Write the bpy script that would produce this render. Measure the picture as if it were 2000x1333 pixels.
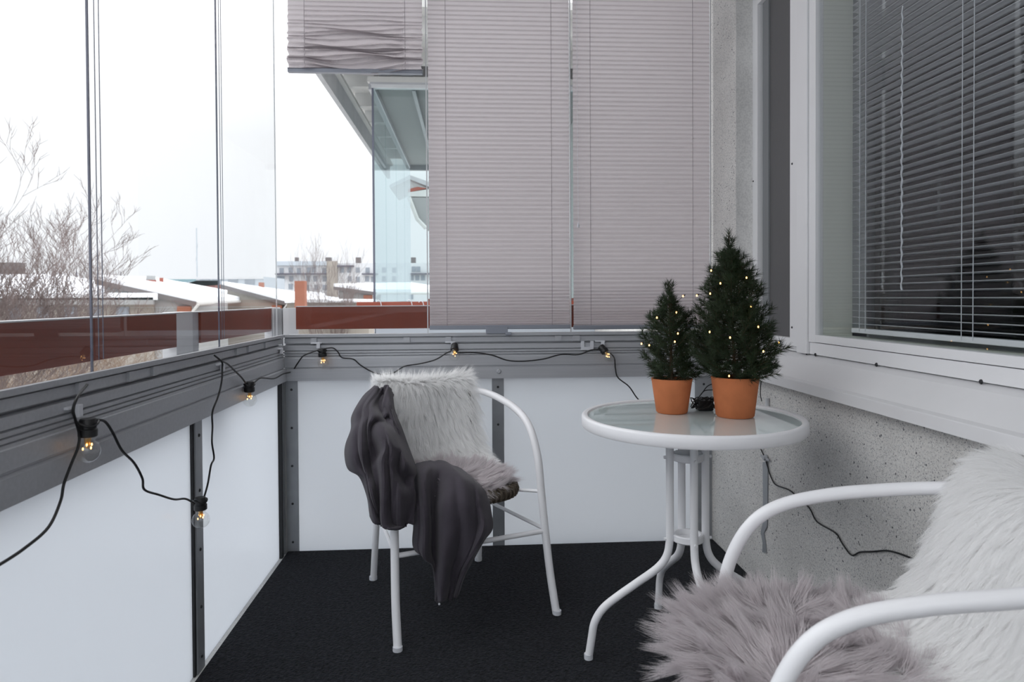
import bpy, math, random
import numpy as np
from mathutils import Vector, Matrix
random.seed(7); rng = np.random.default_rng(7)
SC = bpy.context.scene; COL = SC.collection
for o in list(bpy.data.objects): bpy.data.objects.remove(o)
PI = math.pi

# ------------------------------------------------------------------ camera
CAMH = 1.03; FOC = 1333.0; SHY = -63.5/2000
YAW, PITCH, ROLL = math.radians(3.6), math.radians(0.9), 0.0055
ROT = Matrix.Rotation(-YAW, 3, 'Z') @ Matrix.Rotation(PI/2-PITCH, 3, 'X') @ Matrix.Rotation(-ROLL, 3, 'Z')
cd = bpy.data.cameras.new('camera'); cam = bpy.data.objects.new('camera', cd); COL.objects.link(cam)
cd.sensor_width = 36; cd.lens = FOC/2000*36; cd.shift_y = SHY; cd.clip_start = .02; cd.clip_end = 2000
cam.matrix_world = Matrix.Translation((0, 0, CAMH)) @ ROT.to_4x4(); SC.camera = cam
cd.dof.use_dof = True; cd.dof.focus_distance = 2.1; cd.dof.aperture_fstop = 6.3
# ------------------------------------------------------------------ world: even overcast sky
w = bpy.data.worlds.new('overcast_sky'); SC.world = w; w.use_nodes = True
nt = w.node_tree; N = nt.nodes; Lk = nt.links; N.clear()
out = N.new('ShaderNodeOutputWorld'); bg = N.new('ShaderNodeBackground'); tc = N.new('ShaderNodeTexCoord')
sp = N.new('ShaderNodeSeparateXYZ'); rp = N.new('ShaderNodeValToRGB'); nz = N.new('ShaderNodeTexNoise'); ad = N.new('ShaderNodeMath')
nz.inputs['Scale'].default_value = 1.6; nz.inputs['Detail'].default_value = 2
ad.operation = 'MULTIPLY_ADD'; ad.inputs[1].default_value = .06
Lk.new(tc.outputs['Generated'], sp.inputs[0]); Lk.new(tc.outputs['Generated'], nz.inputs['Vector'])
Lk.new(nz.outputs['Fac'], ad.inputs[0]); Lk.new(sp.outputs['Z'], ad.inputs[2]); Lk.new(ad.outputs[0], rp.inputs[0])
e = rp.color_ramp.elements
e[0].position = 0.0; e[0].color = (.40, .41, .425, 1); e[1].position = 1.0; e[1].color = (1.46, 1.48, 1.50, 1)
for p, c in ((.10, (.415, .424, .438, 1)), (.25, (.455, .463, .475, 1)), (.44, (.66, .67, .685, 1)), (.63, (.97, .985, 1.0, 1)), (.82, (1.24, 1.26, 1.28, 1))):
    q = e.new(p); q.color = c
bg.inputs['Strength'].default_value = 1.85
Lk.new(rp.outputs[0], bg.inputs[0]); Lk.new(bg.outputs[0], out.inputs[0])
SC.view_settings.view_transform = 'Standard'; SC.view_settings.look = 'None'
SC.view_settings.gamma = 1; SC.view_settings.use_curve_mapping = False; SC.view_settings.exposure = .46
SC.cycles.transparent_max_bounces = 24; SC.cycles.max_bounces = 14; SC.cycles.diffuse_bounces = 6
SC.cycles.sample_clamp_indirect = 6

# ------------------------------------------------------------------ measuring: a pixel of the 2000x1333 frame, at a known depth plane
def ray(px, py): return ROT @ Vector(((px-1000)/FOC, -(py-666.5)/FOC + SHY*2000/FOC, -1))
def at(px, py, Y): d = ray(px, py); return Vector((0, 0, CAMH)) + d*(Y/d.y)
def atx(px, py, X): d = ray(px, py); return Vector((0, 0, CAMH)) + d*(X/d.x)
def atz(px, py, Z): d = ray(px, py); return Vector((0, 0, CAMH)) + d*((Z-CAMH)/d.z)

# ------------------------------------------------------------------ materials
def srgb(r, g, b):
    f = lambda c: (c/255/12.92) if c/255 <= .04045 else ((c/255+.055)/1.055)**2.4
    return (f(r), f(g), f(b), 1)
MATS = {}
def mat(name, rgb, rough=.6, metal=0, spec=.5, var=0, vscale=8, bump=0, bscale=60, bdist=.002, trans=None, sheen=0, coat=0, coord='Object', stretch=None, emit=0):
    m = bpy.data.materials.new(name); m.use_nodes = True; n = m.node_tree.nodes; l = m.node_tree.links
    b = n['Principled BSDF']; c = srgb(*rgb)
    b.inputs['Base Color'].default_value = c; b.inputs['Roughness'].default_value = rough
    b.inputs['Metallic'].default_value = metal; b.inputs['Specular IOR Level'].default_value = spec
    b.inputs['Sheen Weight'].default_value = sheen; b.inputs['Coat Weight'].default_value = coat
    if emit: b.inputs['Emission Color'].default_value = c; b.inputs['Emission Strength'].default_value = emit
    tcn = n.new('ShaderNodeTexCoord'); mp = n.new('ShaderNodeMapping'); l.new(tcn.outputs[coord], mp.inputs[0])
    if stretch: mp.inputs['Scale'].default_value = stretch
    if var:
        t = n.new('ShaderNodeTexNoise'); t.inputs['Scale'].default_value = vscale; t.inputs['Detail'].default_value = 5
        r = n.new('ShaderNodeValToRGB'); r.color_ramp.elements[0].position = .3; r.color_ramp.elements[1].position = .7
        r.color_ramp.elements[0].color = tuple(min(1, x*(1-var)) for x in c[:3])+(1,)
        r.color_ramp.elements[1].color = tuple(min(1, x*(1+var)) for x in c[:3])+(1,)
        l.new(mp.outputs[0], t.inputs['Vector']); l.new(t.outputs['Fac'], r.inputs[0]); l.new(r.outputs[0], b.inputs['Base Color'])
    if bump:
        t2 = n.new('ShaderNodeTexNoise'); t2.inputs['Scale'].default_value = bscale; t2.inputs['Detail'].default_value = 4
        bp = n.new('ShaderNodeBump'); bp.inputs['Strength'].default_value = bump; bp.inputs['Distance'].default_value = bdist
        l.new(mp.outputs[0], t2.inputs['Vector']); l.new(t2.outputs['Fac'], bp.inputs['Height']); l.new(bp.outputs[0], b.inputs['Normal'])
    if trans:
        tr = n.new('ShaderNodeBsdfTranslucent'); tr.inputs[0].default_value = srgb(*trans[1]); mx = n.new('ShaderNodeMixShader')
        mx.inputs[0].default_value = trans[0]; o = n['Material Output']
        l.new(b.outputs[0], mx.inputs[1]); l.new(tr.outputs[0], mx.inputs[2]); l.new(mx.outputs[0], o.inputs[0])
    MATS[name] = m; return m
def glass(name, tint, ior=1.45, rough=0):
    m = bpy.data.materials.new(name); m.use_nodes = True; n = m.node_tree.nodes; l = m.node_tree.links; n.clear()
    o = n.new('ShaderNodeOutputMaterial'); t = n.new('ShaderNodeBsdfTransparent'); g = n.new('ShaderNodeBsdfGlossy')
    f = n.new('ShaderNodeFresnel'); mx = n.new('ShaderNodeMixShader')
    f.inputs[0].default_value = ior; t.inputs[0].default_value = tuple(tint)+(1,); g.inputs['Roughness'].default_value = rough
    g.inputs[0].default_value = (.95, .97, 1, 1)
    ge = n.new('ShaderNodeNewGeometry'); iv = n.new('ShaderNodeMath'); iv.operation = 'SUBTRACT'; iv.inputs[0].default_value = 1; mm = n.new('ShaderNodeMath'); mm.operation = 'MULTIPLY'
    l.new(ge.outputs['Backfacing'], iv.inputs[1]); l.new(f.outputs[0], mm.inputs[0]); l.new(iv.outputs[0], mm.inputs[1])   # only the entry face reflects
    l.new(mm.outputs[0], mx.inputs[0]); l.new(t.outputs[0], mx.inputs[1]); l.new(g.outputs[0], mx.inputs[2]); l.new(mx.outputs[0], o.inputs[0])
    return m
def concrete(name, rgb, speck=1.0):
    m = bpy.data.materials.new(name); m.use_nodes = True; n = m.node_tree.nodes; l = m.node_tree.links; b = n['Principled BSDF']
    c = srgb(*rgb); tcn = n.new('ShaderNodeTexCoord')
    b.inputs['Roughness'].default_value = .85; b.inputs['Specular IOR Level'].default_value = .25
    def layer(scale, lo, hi, cola, prev):     # specks: coloured cells chosen by a random value per cell
        v = n.new('ShaderNodeTexVoronoi'); v.inputs['Scale'].default_value = scale
        s = n.new('ShaderNodeSeparateColor'); r = n.new('ShaderNodeValToRGB'); r.color_ramp.interpolation = 'LINEAR'
        r.color_ramp.elements[0].position = lo; r.color_ramp.elements[0].color = (0, 0, 0, 1)
        r.color_ramp.elements[1].position = hi; r.color_ramp.elements[1].color = (1, 1, 1, 1)
        d = n.new('ShaderNodeMath'); d.operation = 'LESS_THAN'; d.inputs[1].default_value = .42
        nz2 = n.new('ShaderNodeTexNoise'); nz2.inputs['Scale'].default_value = scale*1.5
        av = n.new('ShaderNodeMath'); av.operation = 'MULTIPLY_ADD'; av.inputs[1].default_value = .5
        mu = n.new('ShaderNodeMath'); mu.operation = 'MULTIPLY'; mx = n.new('ShaderNodeMixRGB')
        l.new(tcn.outputs['Object'], v.inputs['Vector']); l.new(tcn.outputs['Object'], nz2.inputs['Vector'])
        l.new(v.outputs['Color'], s.inputs[0]); l.new(s.outputs[0], r.inputs[0])
        l.new(nz2.outputs['Fac'], av.inputs[0]); l.new(v.outputs['Distance'], av.inputs[2]); l.new(av.outputs[0], d.inputs[0])
        d.inputs[1].default_value = .62
        l.new(r.outputs[0], mu.inputs[0]); l.new(d.outputs[0], mu.inputs[1]); l.new(mu.outputs[0], mx.inputs[0])
        l.new(prev, mx.inputs[1]); mx.inputs[2].default_value = srgb(*cola)
        return mx.outputs[0]
    big = n.new('ShaderNodeTexNoise'); big.inputs['Scale'].default_value = 3.5; big.inputs['Detail'].default_value = 4
    fine = n.new('ShaderNodeTexNoise'); fine.inputs['Scale'].default_value = 170; fine.inputs['Detail'].default_value = 3
    l.new(tcn.outputs['Object'], big.inputs['Vector']); l.new(tcn.outputs['Object'], fine.inputs['Vector'])
    r1 = n.new('ShaderNodeValToRGB'); r1.color_ramp.elements[0].position = .35; r1.color_ramp.elements[1].position = .65
    r1.color_ramp.elements[0].color = tuple(x*.88 for x in c[:3])+(1,); r1.color_ramp.elements[1].color = tuple(x*1.08 for x in c[:3])+(1,)
    l.new(big.outputs['Fac'], r1.inputs[0]); col = r1.outputs[0]
    if speck:
        col = layer(190, .45, .75, (222, 222, 220), col); col = layer(320, .70, .85, (160, 160, 162), col)
        col = layer(230, .92, .96, (140, 141, 144), col); col = layer(135, .98, .987, (104, 104, 108), col)
    mixf = n.new('ShaderNodeMixRGB'); mixf.blend_type = 'MULTIPLY'; mixf.inputs[0].default_value = .5
    r2 = n.new('ShaderNodeValToRGB'); r2.color_ramp.elements[0].position = .3; r2.color_ramp.elements[0].color = (.62, .62, .63, 1); r2.color_ramp.elements[1].position = .6
    l.new(fine.outputs['Fac'], r2.inputs[0]); l.new(col, mixf.inputs[1]); l.new(r2.outputs[0], mixf.inputs[2])
    l.new(mixf.outputs[0], b.inputs['Base Color'])
    bp = n.new('ShaderNodeBump'); bp.inputs['Strength'].default_value = .45*max(speck, .25); bp.inputs['Distance'].default_value = .003
    l.new(fine.outputs['Fac'], bp.inputs['Height']); l.new(bp.outputs[0], b.inputs['Normal'])
    return m
M = {}
M['alu'] = mat('brushed_aluminium', (176, 178, 183), .42, .2, var=.05, vscale=4, stretch=(1, 30, 30))
M['alu_light'] = mat('light_aluminium', (205, 207, 210), .42, .15, var=.04, vscale=5)
M['alu_post'] = mat('post_aluminium', (150, 153, 157), .45, .25, var=.08, vscale=14)
M['dark'] = mat('dark_gasket', (34, 35, 38), .6)
M['seal'] = mat('pane_edge', (92, 96, 112), .4)
M['seal_light'] = mat('clear_edge', (168, 174, 186), .3)
M['frost'] = mat('frosted_glass', (208, 213, 219), .22, 0, .5, trans=(.62, (242, 245, 249)))
M['pane'] = glass('balcony_glass', (.985, .988, .99), 1.38)
M['pane_green'] = glass('greenish_glass', (.85, .90, .905), 1.45)
M['pane_win'] = glass('window_glass', (.935, .945, .945), 1.5)
M['bulb'] = glass('bulb_glass', (.95, .95, .94), 1.75)
M['white_metal'] = mat('white_powder_coat', (240, 240, 243), .32, 0, .5, bump=.06, bscale=500, bdist=.0005)
M['window_white'] = mat('white_window_paint', (236, 236, 238), .4, var=.02, vscale=3)
M['sill'] = mat('sill_sheet', (222, 222, 224), .38, 0, .5, var=.04, vscale=2.5, bump=.1, bscale=6, bdist=.01)
M['jamb'] = mat('jamb_paint', (226, 229, 220), .5)
M['screen'] = mat('dark_screen', (96, 96, 97), .6, var=.06, vscale=60, stretch=(1, 8, .5))
M['grey_frame'] = mat('grey_frame', (128, 131, 134), .5)
M['slat'] = mat('slat_paint', (236, 238, 242), .35, .0)
M['cord'] = mat('white_cord', (214, 216, 222), .6)
M['pleat'] = mat('pleated_fabric', (192, 186, 189), .85, 0, .2, var=.03, vscale=3, bump=.15, bscale=700, bdist=.0004, trans=(.5, (203, 196, 199)))
M['pleat_cord'] = mat('blind_cord', (128, 122, 128), .8)
M['blindrail'] = mat('blind_rail', (140, 144, 154), .4, .4)
M['concrete'] = concrete('washed_concrete', (222, 220, 217))
M['plaster'] = concrete('smooth_concrete', (220, 219, 217), 0)
M['ceil'] = mat('ceiling_paint', (232, 232, 232), .8, var=.03)
M['carpet'] = mat('black_carpet', (30, 32, 37), .95, 0, .12, var=.75, vscale=95, bump=1, bscale=150, bdist=.012, sheen=.04)
M['red'] = mat('red_brown_sheet', (112, 48, 29), .4, 0, .4, var=.05, vscale=3)
M['red2'] = mat('planter_red', (140, 64, 44), .5, 0, .4, var=.05, vscale=3)
M['wicker'] = mat('dark_wicker', (84, 74, 62), .6, var=.5, vscale=140, stretch=(1, 1, 6), bump=.8, bscale=180, bdist=.003)
M['terra'] = mat('terracotta', (190, 114, 74), .8, 0, .25, var=.09, vscale=22, bump=.2, bscale=150, bdist=.0008)
M['soil'] = mat('soil', (40, 32, 26), .95, var=.4, vscale=60, bump=1, bscale=90, bdist=.006)
M['needle'] = mat('fir_needles', (34, 50, 24), .5, 0, .35, var=.35, vscale=25)
M['bark'] = mat('twig_bark', (74, 58, 42), .9, var=.3, vscale=50)
M['black'] = mat('black_rubber', (20, 20, 22), .45)
M['led'] = mat('warm_led', (255, 190, 105), .5, emit=5)
M['led_core'] = mat('led_stem', (216, 170, 96), .3, .4)
M['glass_top'] = mat('tinted_table_glass', (214, 228, 228), .04, 0, .6, coat=.6)
M['fleece'] = mat('grey_fleece', (66, 62, 69), .95, 0, .08, var=.08, vscale=30, bump=.35, bscale=420, bdist=.001, sheen=.12)
M['hem'] = mat('fleece_hem', (40, 38, 45), .9, bump=.8, bscale=300, bdist=.002)
M['white_skin'] = mat('white_sheepskin', (232, 230, 228), .9, 0, .1, sheen=.3, bump=.3, bscale=160, bdist=.002)
M['white_fur'] = mat('white_wool', (255, 255, 255), .7, 0, .1, trans=(.48, (255, 255, 255)))
M['grey_skin'] = mat('grey_pad', (168, 162, 166), .9, sheen=.2)
M['grey_fur'] = mat('grey_wool', (222, 216, 218), .6, 0, .2, trans=(.40, (218, 212, 215)), var=.10, vscale=14)
M['snow'] = mat('snow', (244, 247, 252), .9, var=.03, vscale=.3)
M['snow_dirty'] = mat('patchy_snow', (206, 203, 200), .95, var=.28, vscale=.25)
M['beige'] = mat('beige_render', (152, 146, 138), .9, var=.08, vscale=.5)
M['palewall'] = mat('pale_render', (200, 202, 205), .9, var=.04, vscale=.3)  # distance haze is lightened into this wall colour
M['greywall'] = mat('grey_render', (150, 151, 151), .9, var=.06, vscale=.6)
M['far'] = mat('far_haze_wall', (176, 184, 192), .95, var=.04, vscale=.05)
M['far_win'] = mat('far_window', (136, 143, 152), .5)  # window grey raised to carry the distance haze
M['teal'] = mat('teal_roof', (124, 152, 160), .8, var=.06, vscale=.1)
M['brick'] = mat('red_brick', (144, 78, 64), .9, var=.12, vscale=2)
M['brick2'] = mat('orange_brick', (146, 92, 72), .9, var=.1, vscale=2)
M['darkroof'] = mat('dark_roof_edge', (104, 98, 98), .8)
M['redhouse'] = mat('red_house', (122, 80, 74), .9, var=.15, vscale=1)
M['spire'] = mat('spire_copper', (84, 82, 94), .8)
M['far_twig'] = mat('bare_twigs', (112, 99, 96), .95, var=.2, vscale=.6)
M['brown_twig'] = mat('brown_twigs', (122, 100, 82), .95, var=.25, vscale=.6)
M['eave'] = mat('eave_boards', (198, 198, 196), .7, var=.06, vscale=3)
M['fascia'] = mat('fascia_board', (176, 177, 180), .7, var=.08, vscale=6)
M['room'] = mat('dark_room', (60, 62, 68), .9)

# ------------------------------------------------------------------ mesh helpers
def tag(o, label=None, cat=None, group=None, kind=None):
    if label: o['label'] = label
    if cat: o['category'] = cat
    if group: o['group'] = group
    if kind: o['kind'] = kind
    return o
def empty(name, loc=(0, 0, 0), rz=0, label=None, cat=None, group=None, kind=None, parent=None):
    o = bpy.data.objects.new(name, None); COL.objects.link(o); o.location = loc; o.rotation_euler = (0, 0, rz)
    o.empty_display_size = .05
    if parent: o.parent = parent
    return tag(o, label, cat, group, kind)
def cr(pts, k=6, closed=False):
    P = [Vector(p) for p in pts]; n = len(P); res = []
    rngi = range(n if closed else n-1)
    for i in rngi:
        if closed: a, b, c, d = P[(i-1) % n], P[i], P[(i+1) % n], P[(i+2) % n]
        else: a = P[i-1] if i else P[0]*2-P[1]; b = P[i]; c = P[i+1]; d = P[i+2] if i+2 < n else P[-1]*2-P[-2]
        for j in range(k):
            t = j/k
            res.append(.5*((2*b)+(c-a)*t+(2*a-5*b+4*c-d)*t*t+(3*b-a-3*c+d)*t**3))
    if not closed: res.append(P[-1])
    return res
class MB:
    def __init__(s): s.v = []; s.f = []
    def box(s, a, b):
        x0, y0, z0 = a; x1, y1, z1 = b
        if x0 > x1: x0, x1 = x1, x0
        if y0 > y1: y0, y1 = y1, y0
        if z0 > z1: z0, z1 = z1, z0
        i = len(s.v)
        s.v += [(x0, y0, z0), (x1, y0, z0), (x1, y1, z0), (x0, y1, z0), (x0, y0, z1), (x1, y0, z1), (x1, y1, z1), (x0, y1, z1)]
        s.f += [(i, i+3, i+2, i+1), (i+4, i+5, i+6, i+7), (i, i+1, i+5, i+4), (i+1, i+2, i+6, i+5), (i+2, i+3, i+7, i+6), (i+3, i, i+4, i+7)]
        return s
    def prism(s, poly, vec):      # planar polygon swept by vec
        n = len(poly); i = len(s.v); vec = Vector(vec)
        s.v += [tuple(Vector(p)) for p in poly] + [tuple(Vector(p)+vec) for p in poly]
        s.f.append(tuple(range(i+n-1, i-1, -1))); s.f.append(tuple(range(i+n, i+2*n)))
        for k in range(n): s.f.append((i+k, i+(k+1) % n, i+n+(k+1) % n, i+n+k))
        return s
    def tube(s, pts, r, n=10, caps=True, closed=False):
        P = [Vector(p) for p in pts]; m = len(P); i0 = len(s.v); R_ = r if hasattr(r, '__len__') else [r]*m
        T = []
        for i in range(m):
            if closed: t = P[(i+1) % m]-P[i-1]
            else: t = P[min(i+1, m-1)]-P[max(i-1, 0)]
            T.append(t.normalized() if t.length > 1e-9 else Vector((0, 0, 1)))
        u = T[0].orthogonal().normalized()
        for i in range(m):
            u = (u-T[i]*u.dot(T[i])); u = u.normalized() if u.length > 1e-6 else T[i].orthogonal().normalized()
            w_ = T[i].cross(u)
            for k in range(n):
                a = 2*PI*k/n; s.v.append(tuple(P[i]+(u*math.cos(a)+w_*math.sin(a))*R_[i]))
        for i in range(m if closed else m-1):
            j = (i+1) % m
            for k in range(n):
                s.f.append((i0+i*n+k, i0+i*n+(k+1) % n, i0+j*n+(k+1) % n, i0+j*n+k))
        if caps and not closed:
            s.f.append(tuple(i0+k for k in range(n-1, -1, -1))); s.f.append(tuple(i0+(m-1)*n+k for k in range(n)))
        return s
    def lathe(s, prof, c=(0, 0, 0), n=32, closed=False):   # prof: (r, z)
        i0 = len(s.v); m = len(prof)
        for r, z in prof:
            for k in range(n):
                a = 2*PI*k/n; s.v.append((c[0]+r*math.cos(a), c[1]+r*math.sin(a), c[2]+z))
        for i in range(m if closed else m-1):
            j = (i+1) % m
            for k in range(n): s.f.append((i0+i*n+k, i0+i*n+(k+1) % n, i0+j*n+(k+1) % n, i0+j*n+k))
        if not closed:
            if prof[0][0] > 1e-5: s.f.append(tuple(i0+k for k in range(n-1, -1, -1)))
            if prof[-1][0] > 1e-5: s.f.append(tuple(i0+(m-1)*n+k for k in range(n)))
        return s
    def grid(s, P):               # P[i][j]
        i0 = len(s.v); a = len(P); b = len(P[0])
        for row in P: s.v += [tuple(p) for p in row]
        for i in range(a-1):
            for j in range(b-1): s.f.append((i0+i*b+j, i0+i*b+j+1, i0+(i+1)*b+j+1, i0+(i+1)*b+j))
        return s
    def build(s, name, m, parent=None, smooth=False, bevel=0, kind=None, solid=0, sub=0, label=None, recalc=True):
        me = bpy.data.meshes.new(name); me.from_pydata(s.v, [], s.f); me.update()
        if recalc:
            import bmesh
            bm = bmesh.new(); bm.from_mesh(me); bmesh.ops.recalc_face_normals(bm, faces=bm.faces); bm.to_mesh(me); bm.free()
        if m: me.materials.append(M[m] if isinstance(m, str) else m)
        if smooth:
            me.polygons.foreach_set('use_smooth', [True]*len(me.polygons)); me.set_sharp_from_angle(angle=math.radians(42))
        o = bpy.data.objects.new(name, me); COL.objects.link(o)
        if parent: o.parent = parent
        if solid: md = o.modifiers.new('s', 'SOLIDIFY'); md.thickness = solid; md.offset = 0
        if bevel: md = o.modifiers.new('b', 'BEVEL'); md.width = bevel; md.segments = 2; md.limit_method = 'ANGLE'
        if sub: md = o.modifiers.new('u', 'SUBSURF'); md.levels = sub; md.render_levels = sub
        if kind: o['kind'] = kind
        if label: o['label'] = label
        return o
def np_mesh(name, V, F, m, parent=None, kind=None, smooth=True):
    me = bpy.data.meshes.new(name); nv, nf = len(V), len(F); k = F.shape[1]
    me.vertices.add(nv); me.vertices.foreach_set('co', V.astype(np.float32).ravel())
    me.loops.add(nf*k); me.loops.foreach_set('vertex_index', F.astype(np.int32).ravel())
    me.polygons.add(nf); me.polygons.foreach_set('loop_start', np.arange(0, nf*k, k, dtype=np.int32))
    me.polygons.foreach_set('loop_total', np.full(nf, k, dtype=np.int32))
    me.update(calc_edges=True); me.materials.append(M[m])
    if smooth: me.polygons.foreach_set('use_smooth', np.ones(nf, dtype=bool))
    o = bpy.data.objects.new(name, me); COL.objects.link(o)
    if parent: o.parent = parent
    if kind: o['kind'] = kind
    return o
def share(src, parent, loc=None, mat_w=None, name=None):
    c = src.copy(); COL.objects.link(c); c.parent = parent
    if loc is not None: c.location = loc
    if name: c.name = name
    return c
def copy_tree(o, parent=None):
    c = o.copy(); COL.objects.link(c); c.parent = parent
    for ch in list(o.children): copy_tree(ch, c)
    return c

# ------------------------------------------------------------------ the balcony shell
XL, XR, YB, YF = -.745, 1.02, 2.80, -1.3
ZT = 2.46
fl = MB().box((XL-.07, YF, -.2), (XR+.3, YB+.07, -.001)).build('floor', 'plaster', kind='structure')
cp = MB().box((XL+.008, YF+.02, 0), (XR-.004, YB-.004, .009)).build('carpet', 'carpet')
tag(cp, 'black needle-felt carpet covering the whole balcony floor', 'carpet')
MB().box((XL-.12, YF-.1, ZT+.04), (XR+.3, YB+.12, ZT+.24)).build('ceiling', 'ceil', kind='structure')
PROF = [(-.06, .700), (.012, .700), (.012, .747), (-.002, .749), (-.002, .752), (.002, .754), (.002, .789), (0, .791),
        (0, .796), (-.005, .798), (0, .800), (0, .806), (-.005, .808), (0, .810), (0, .817), (-.006, .819), (0, .822), (0, .842),
        (-.022, .843), (-.022, .849), (-.006, .850), (-.006, .870), (-.012, .871), (-.012, .874), (.002, .875), (.002, .886), (-.004, .887),
        (-.018, .884), (-.02, .880), (-.046, .878), (-.06, .868)]
def bolt_mesh(): return MB().lathe([(.0001, .003), (.003, .003), (.0045, .0015), (.005, 0), (.0001, 0)], n=10)
BOLT = [None]
def bolt(parent, loc, axis, s=1.0):
    if BOLT[0] is None: BOLT[0] = bolt_mesh().build('bolt', 'dark', parent, smooth=True); o = BOLT[0]
    else: o = share(BOLT[0], parent)
    o.location = loc; o.scale = (s, s, s)
    o.rotation_euler = {'x': (0, PI/2, 0), '-y': (PI/2, 0, 0), '-x': (0, -PI/2, 0)}[axis]
    return o
# left parapet
wl = empty('wall_left', (XL, 0, 0), kind='structure')
def loc(o, p): return (p[0]-o.location.x, p[1]-o.location.y, p[2]-o.location.z)
def wbox(parent, name, m, a, b, **k):
    o = MB().box(loc(parent, a), loc(parent, b)).build(name, m, parent, **k); return o
MB().prism([(d, YF, z) for d, z in PROF], (0, YB+.0-YF, 0)).build('rail', 'alu', wl)
LP = [.985, 1.93, YB+.05]
edges = [YF]+[p for p in (.02, .985, 1.93)]+[YB]
for a, b in zip(edges[:-1], edges[1:]):
    wbox(wl, 'frosted_panel', 'frost', (XL-.02, a+.004, .0), (XL-.012, b-.004, .71))
for y in (.02, .985, 1.93):
    p = wbox(wl, 'post', 'alu_post', (XL-.012, y-.024, 0), (XL-.002, y+.024, .705), bevel=.001)
    wbox(wl, 'post_gasket', 'dark', (XL-.02, y-.036, 0), (XL-.006, y-.024, .705))
    for z in (.655, .502, .338, .178, .04): bolt(p, loc(wl, (XL-.002, y, z)), 'x')
p = wbox(wl, 'corner_post', 'alu_post', (XL-.02, 2.755, 0), (XL-.004, 2.80, .705))
wbox(wl, 'corner_filler', 'alu_post', (XL-.03, 2.79, 0), (-.7435, YB+.02, .705))
wbox(wl, 'post_gasket', 'dark', (XL-.02, 2.742, 0), (XL-.0005, 2.765, .705))
for y, w_ in ((2.55, .02), (2.36, .02), (1.66, .02), (1.545, .02), (2.24, .02), (.82, .02), (1.35, .02)):
    MB().box(loc(wl, (XL-.006, y, .850)), loc(wl, (XL+.0005, y+w_, .872))).build('joint_cover', 'alu', wl)
# back parapet
wb = empty('wall_back', (0, YB, 0), kind='structure')
MB().prism([(XL, -d, z) for d, z in PROF], (XR-XL, 0, 0)).build('rail', 'alu', wb)
for a, b in ((XL, .1165), (.1165, .985)):
    wbox(wb, 'frosted_panel', 'frost', (a+.004, YB+.012, 0), (b-.004, YB+.02, .71))
for x, w2 in ((-.7185, .0235), (.1165, .0245), (.981, .036)):
    p = wbox(wb, 'post', 'alu_post', (x-w2, YB+.002, 0), (x+w2, YB+.012, .705), bevel=.001)
    for z in (.663, .508, .354, .2, .044): bolt(p, loc(wb, (x, YB+.002, z)), '-y')
bolt(wb, loc(wb, (.12, YB-.012, .729)), '-y', 2.1).data = (lambda d: (d.materials.clear(), d.materials.append(M['alu']), d)[2])(BOLT[0].data.copy())
for x, w_ in ((-.638, .022), (-.268, .026), (-.098, .024), (.352, .028), (.427, .030)):
    MB().box(loc(wb, (x, YB+.006, .850)), loc(wb, (x+w_, YB-.0005, .872))).build('joint_cover', 'alu', wb)
# unseen balcony end behind the camera, kept glazed to let in more light
we = empty('wall_front', (0, YF, 0), kind='structure')
wbox(we, 'frosted_panel', 'frost', (XL, YF-.01, 0), (XR, YF, .72)); wbox(we, 'rail', 'alu', (XL, YF-.05, .72), (XR, YF+.01, .89))

# glazing: frameless panes running on the rails
GX, GY = XL-.033, YB+.033
wn = [0]
def window(edge_a, edge_b, side):
    wn[0] += 1; r = empty('window_%d' % wn[0], (0, 0, 0), kind='structure')
    if side == 'L':
        MB().box((GX-.004, edge_a+.004, .876), (GX+.004, edge_b-.004, ZT)).build('pane', 'pane', r)
        if edge_b < 2.7:
            MB().box((GX-.002, edge_b-.0045, .876), (GX+.002, edge_b-.0005, ZT)).build('pane_edge', 'seal', r)
            MB().box((GX-.001, edge_b+.024, .905), (GX+.0005, edge_b+.0255, ZT)).build('edge_strip', 'seal', r)
            MB().box((GX-.001, edge_b+.042, .905), (GX+.0005, edge_b+.0435, ZT)).build('edge_strip', 'seal', r)
        else: MB().box((GX-.002, edge_b-.003, .876), (GX+.002, edge_b, ZT)).build('edge_strip', 'alu_light', r)
        MB().box((GX-.009, edge_a+.004, .870), (GX+.009, edge_b-.002, .879)).build('bottom_rail', 'alu', r)
    elif side == 'B':
        MB().box((edge_a+.002, GY-.004, .88), (edge_b-.002, GY+.004, ZT)).build('pane', 'pane', r)
        MB().box((edge_b-.002, GY-.010, .88), (edge_b+.002, GY+.006, ZT)).build('edge_strip', 'alu_light', r)
        MB().box((edge_a+.003, GY-.009, .870), (edge_b-.003, GY+.009, .886)).build('bottom_rail', 'alu_light', r)
    else:
        MB().box((edge_a, YF-.01, .9), (edge_b, YF-.002, ZT)).build('pane', 'pane', r)
    return r
for a, b in ((-1.3, -.66), (-.66, .05), (.05, .755), (.755, 1.462), (1.462, 2.182), (2.182, 2.82)): window(a, b, 'L')
for a, b in ((-.735, -.170), (-.170, .424), (.424, 1.018)): window(a, b, 'B')
window(XL, XR, 'F')  # pane of the unseen end, left clear for more daylight
tr = MB().box((GX-.03, YF, ZT), (GX+.04, YB+.06, ZT+.045)).box((GX+.04, GY-.04, ZT), (XR, GY+.03, ZT+.045)).build('trim_1', 'alu', kind='structure')

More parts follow.
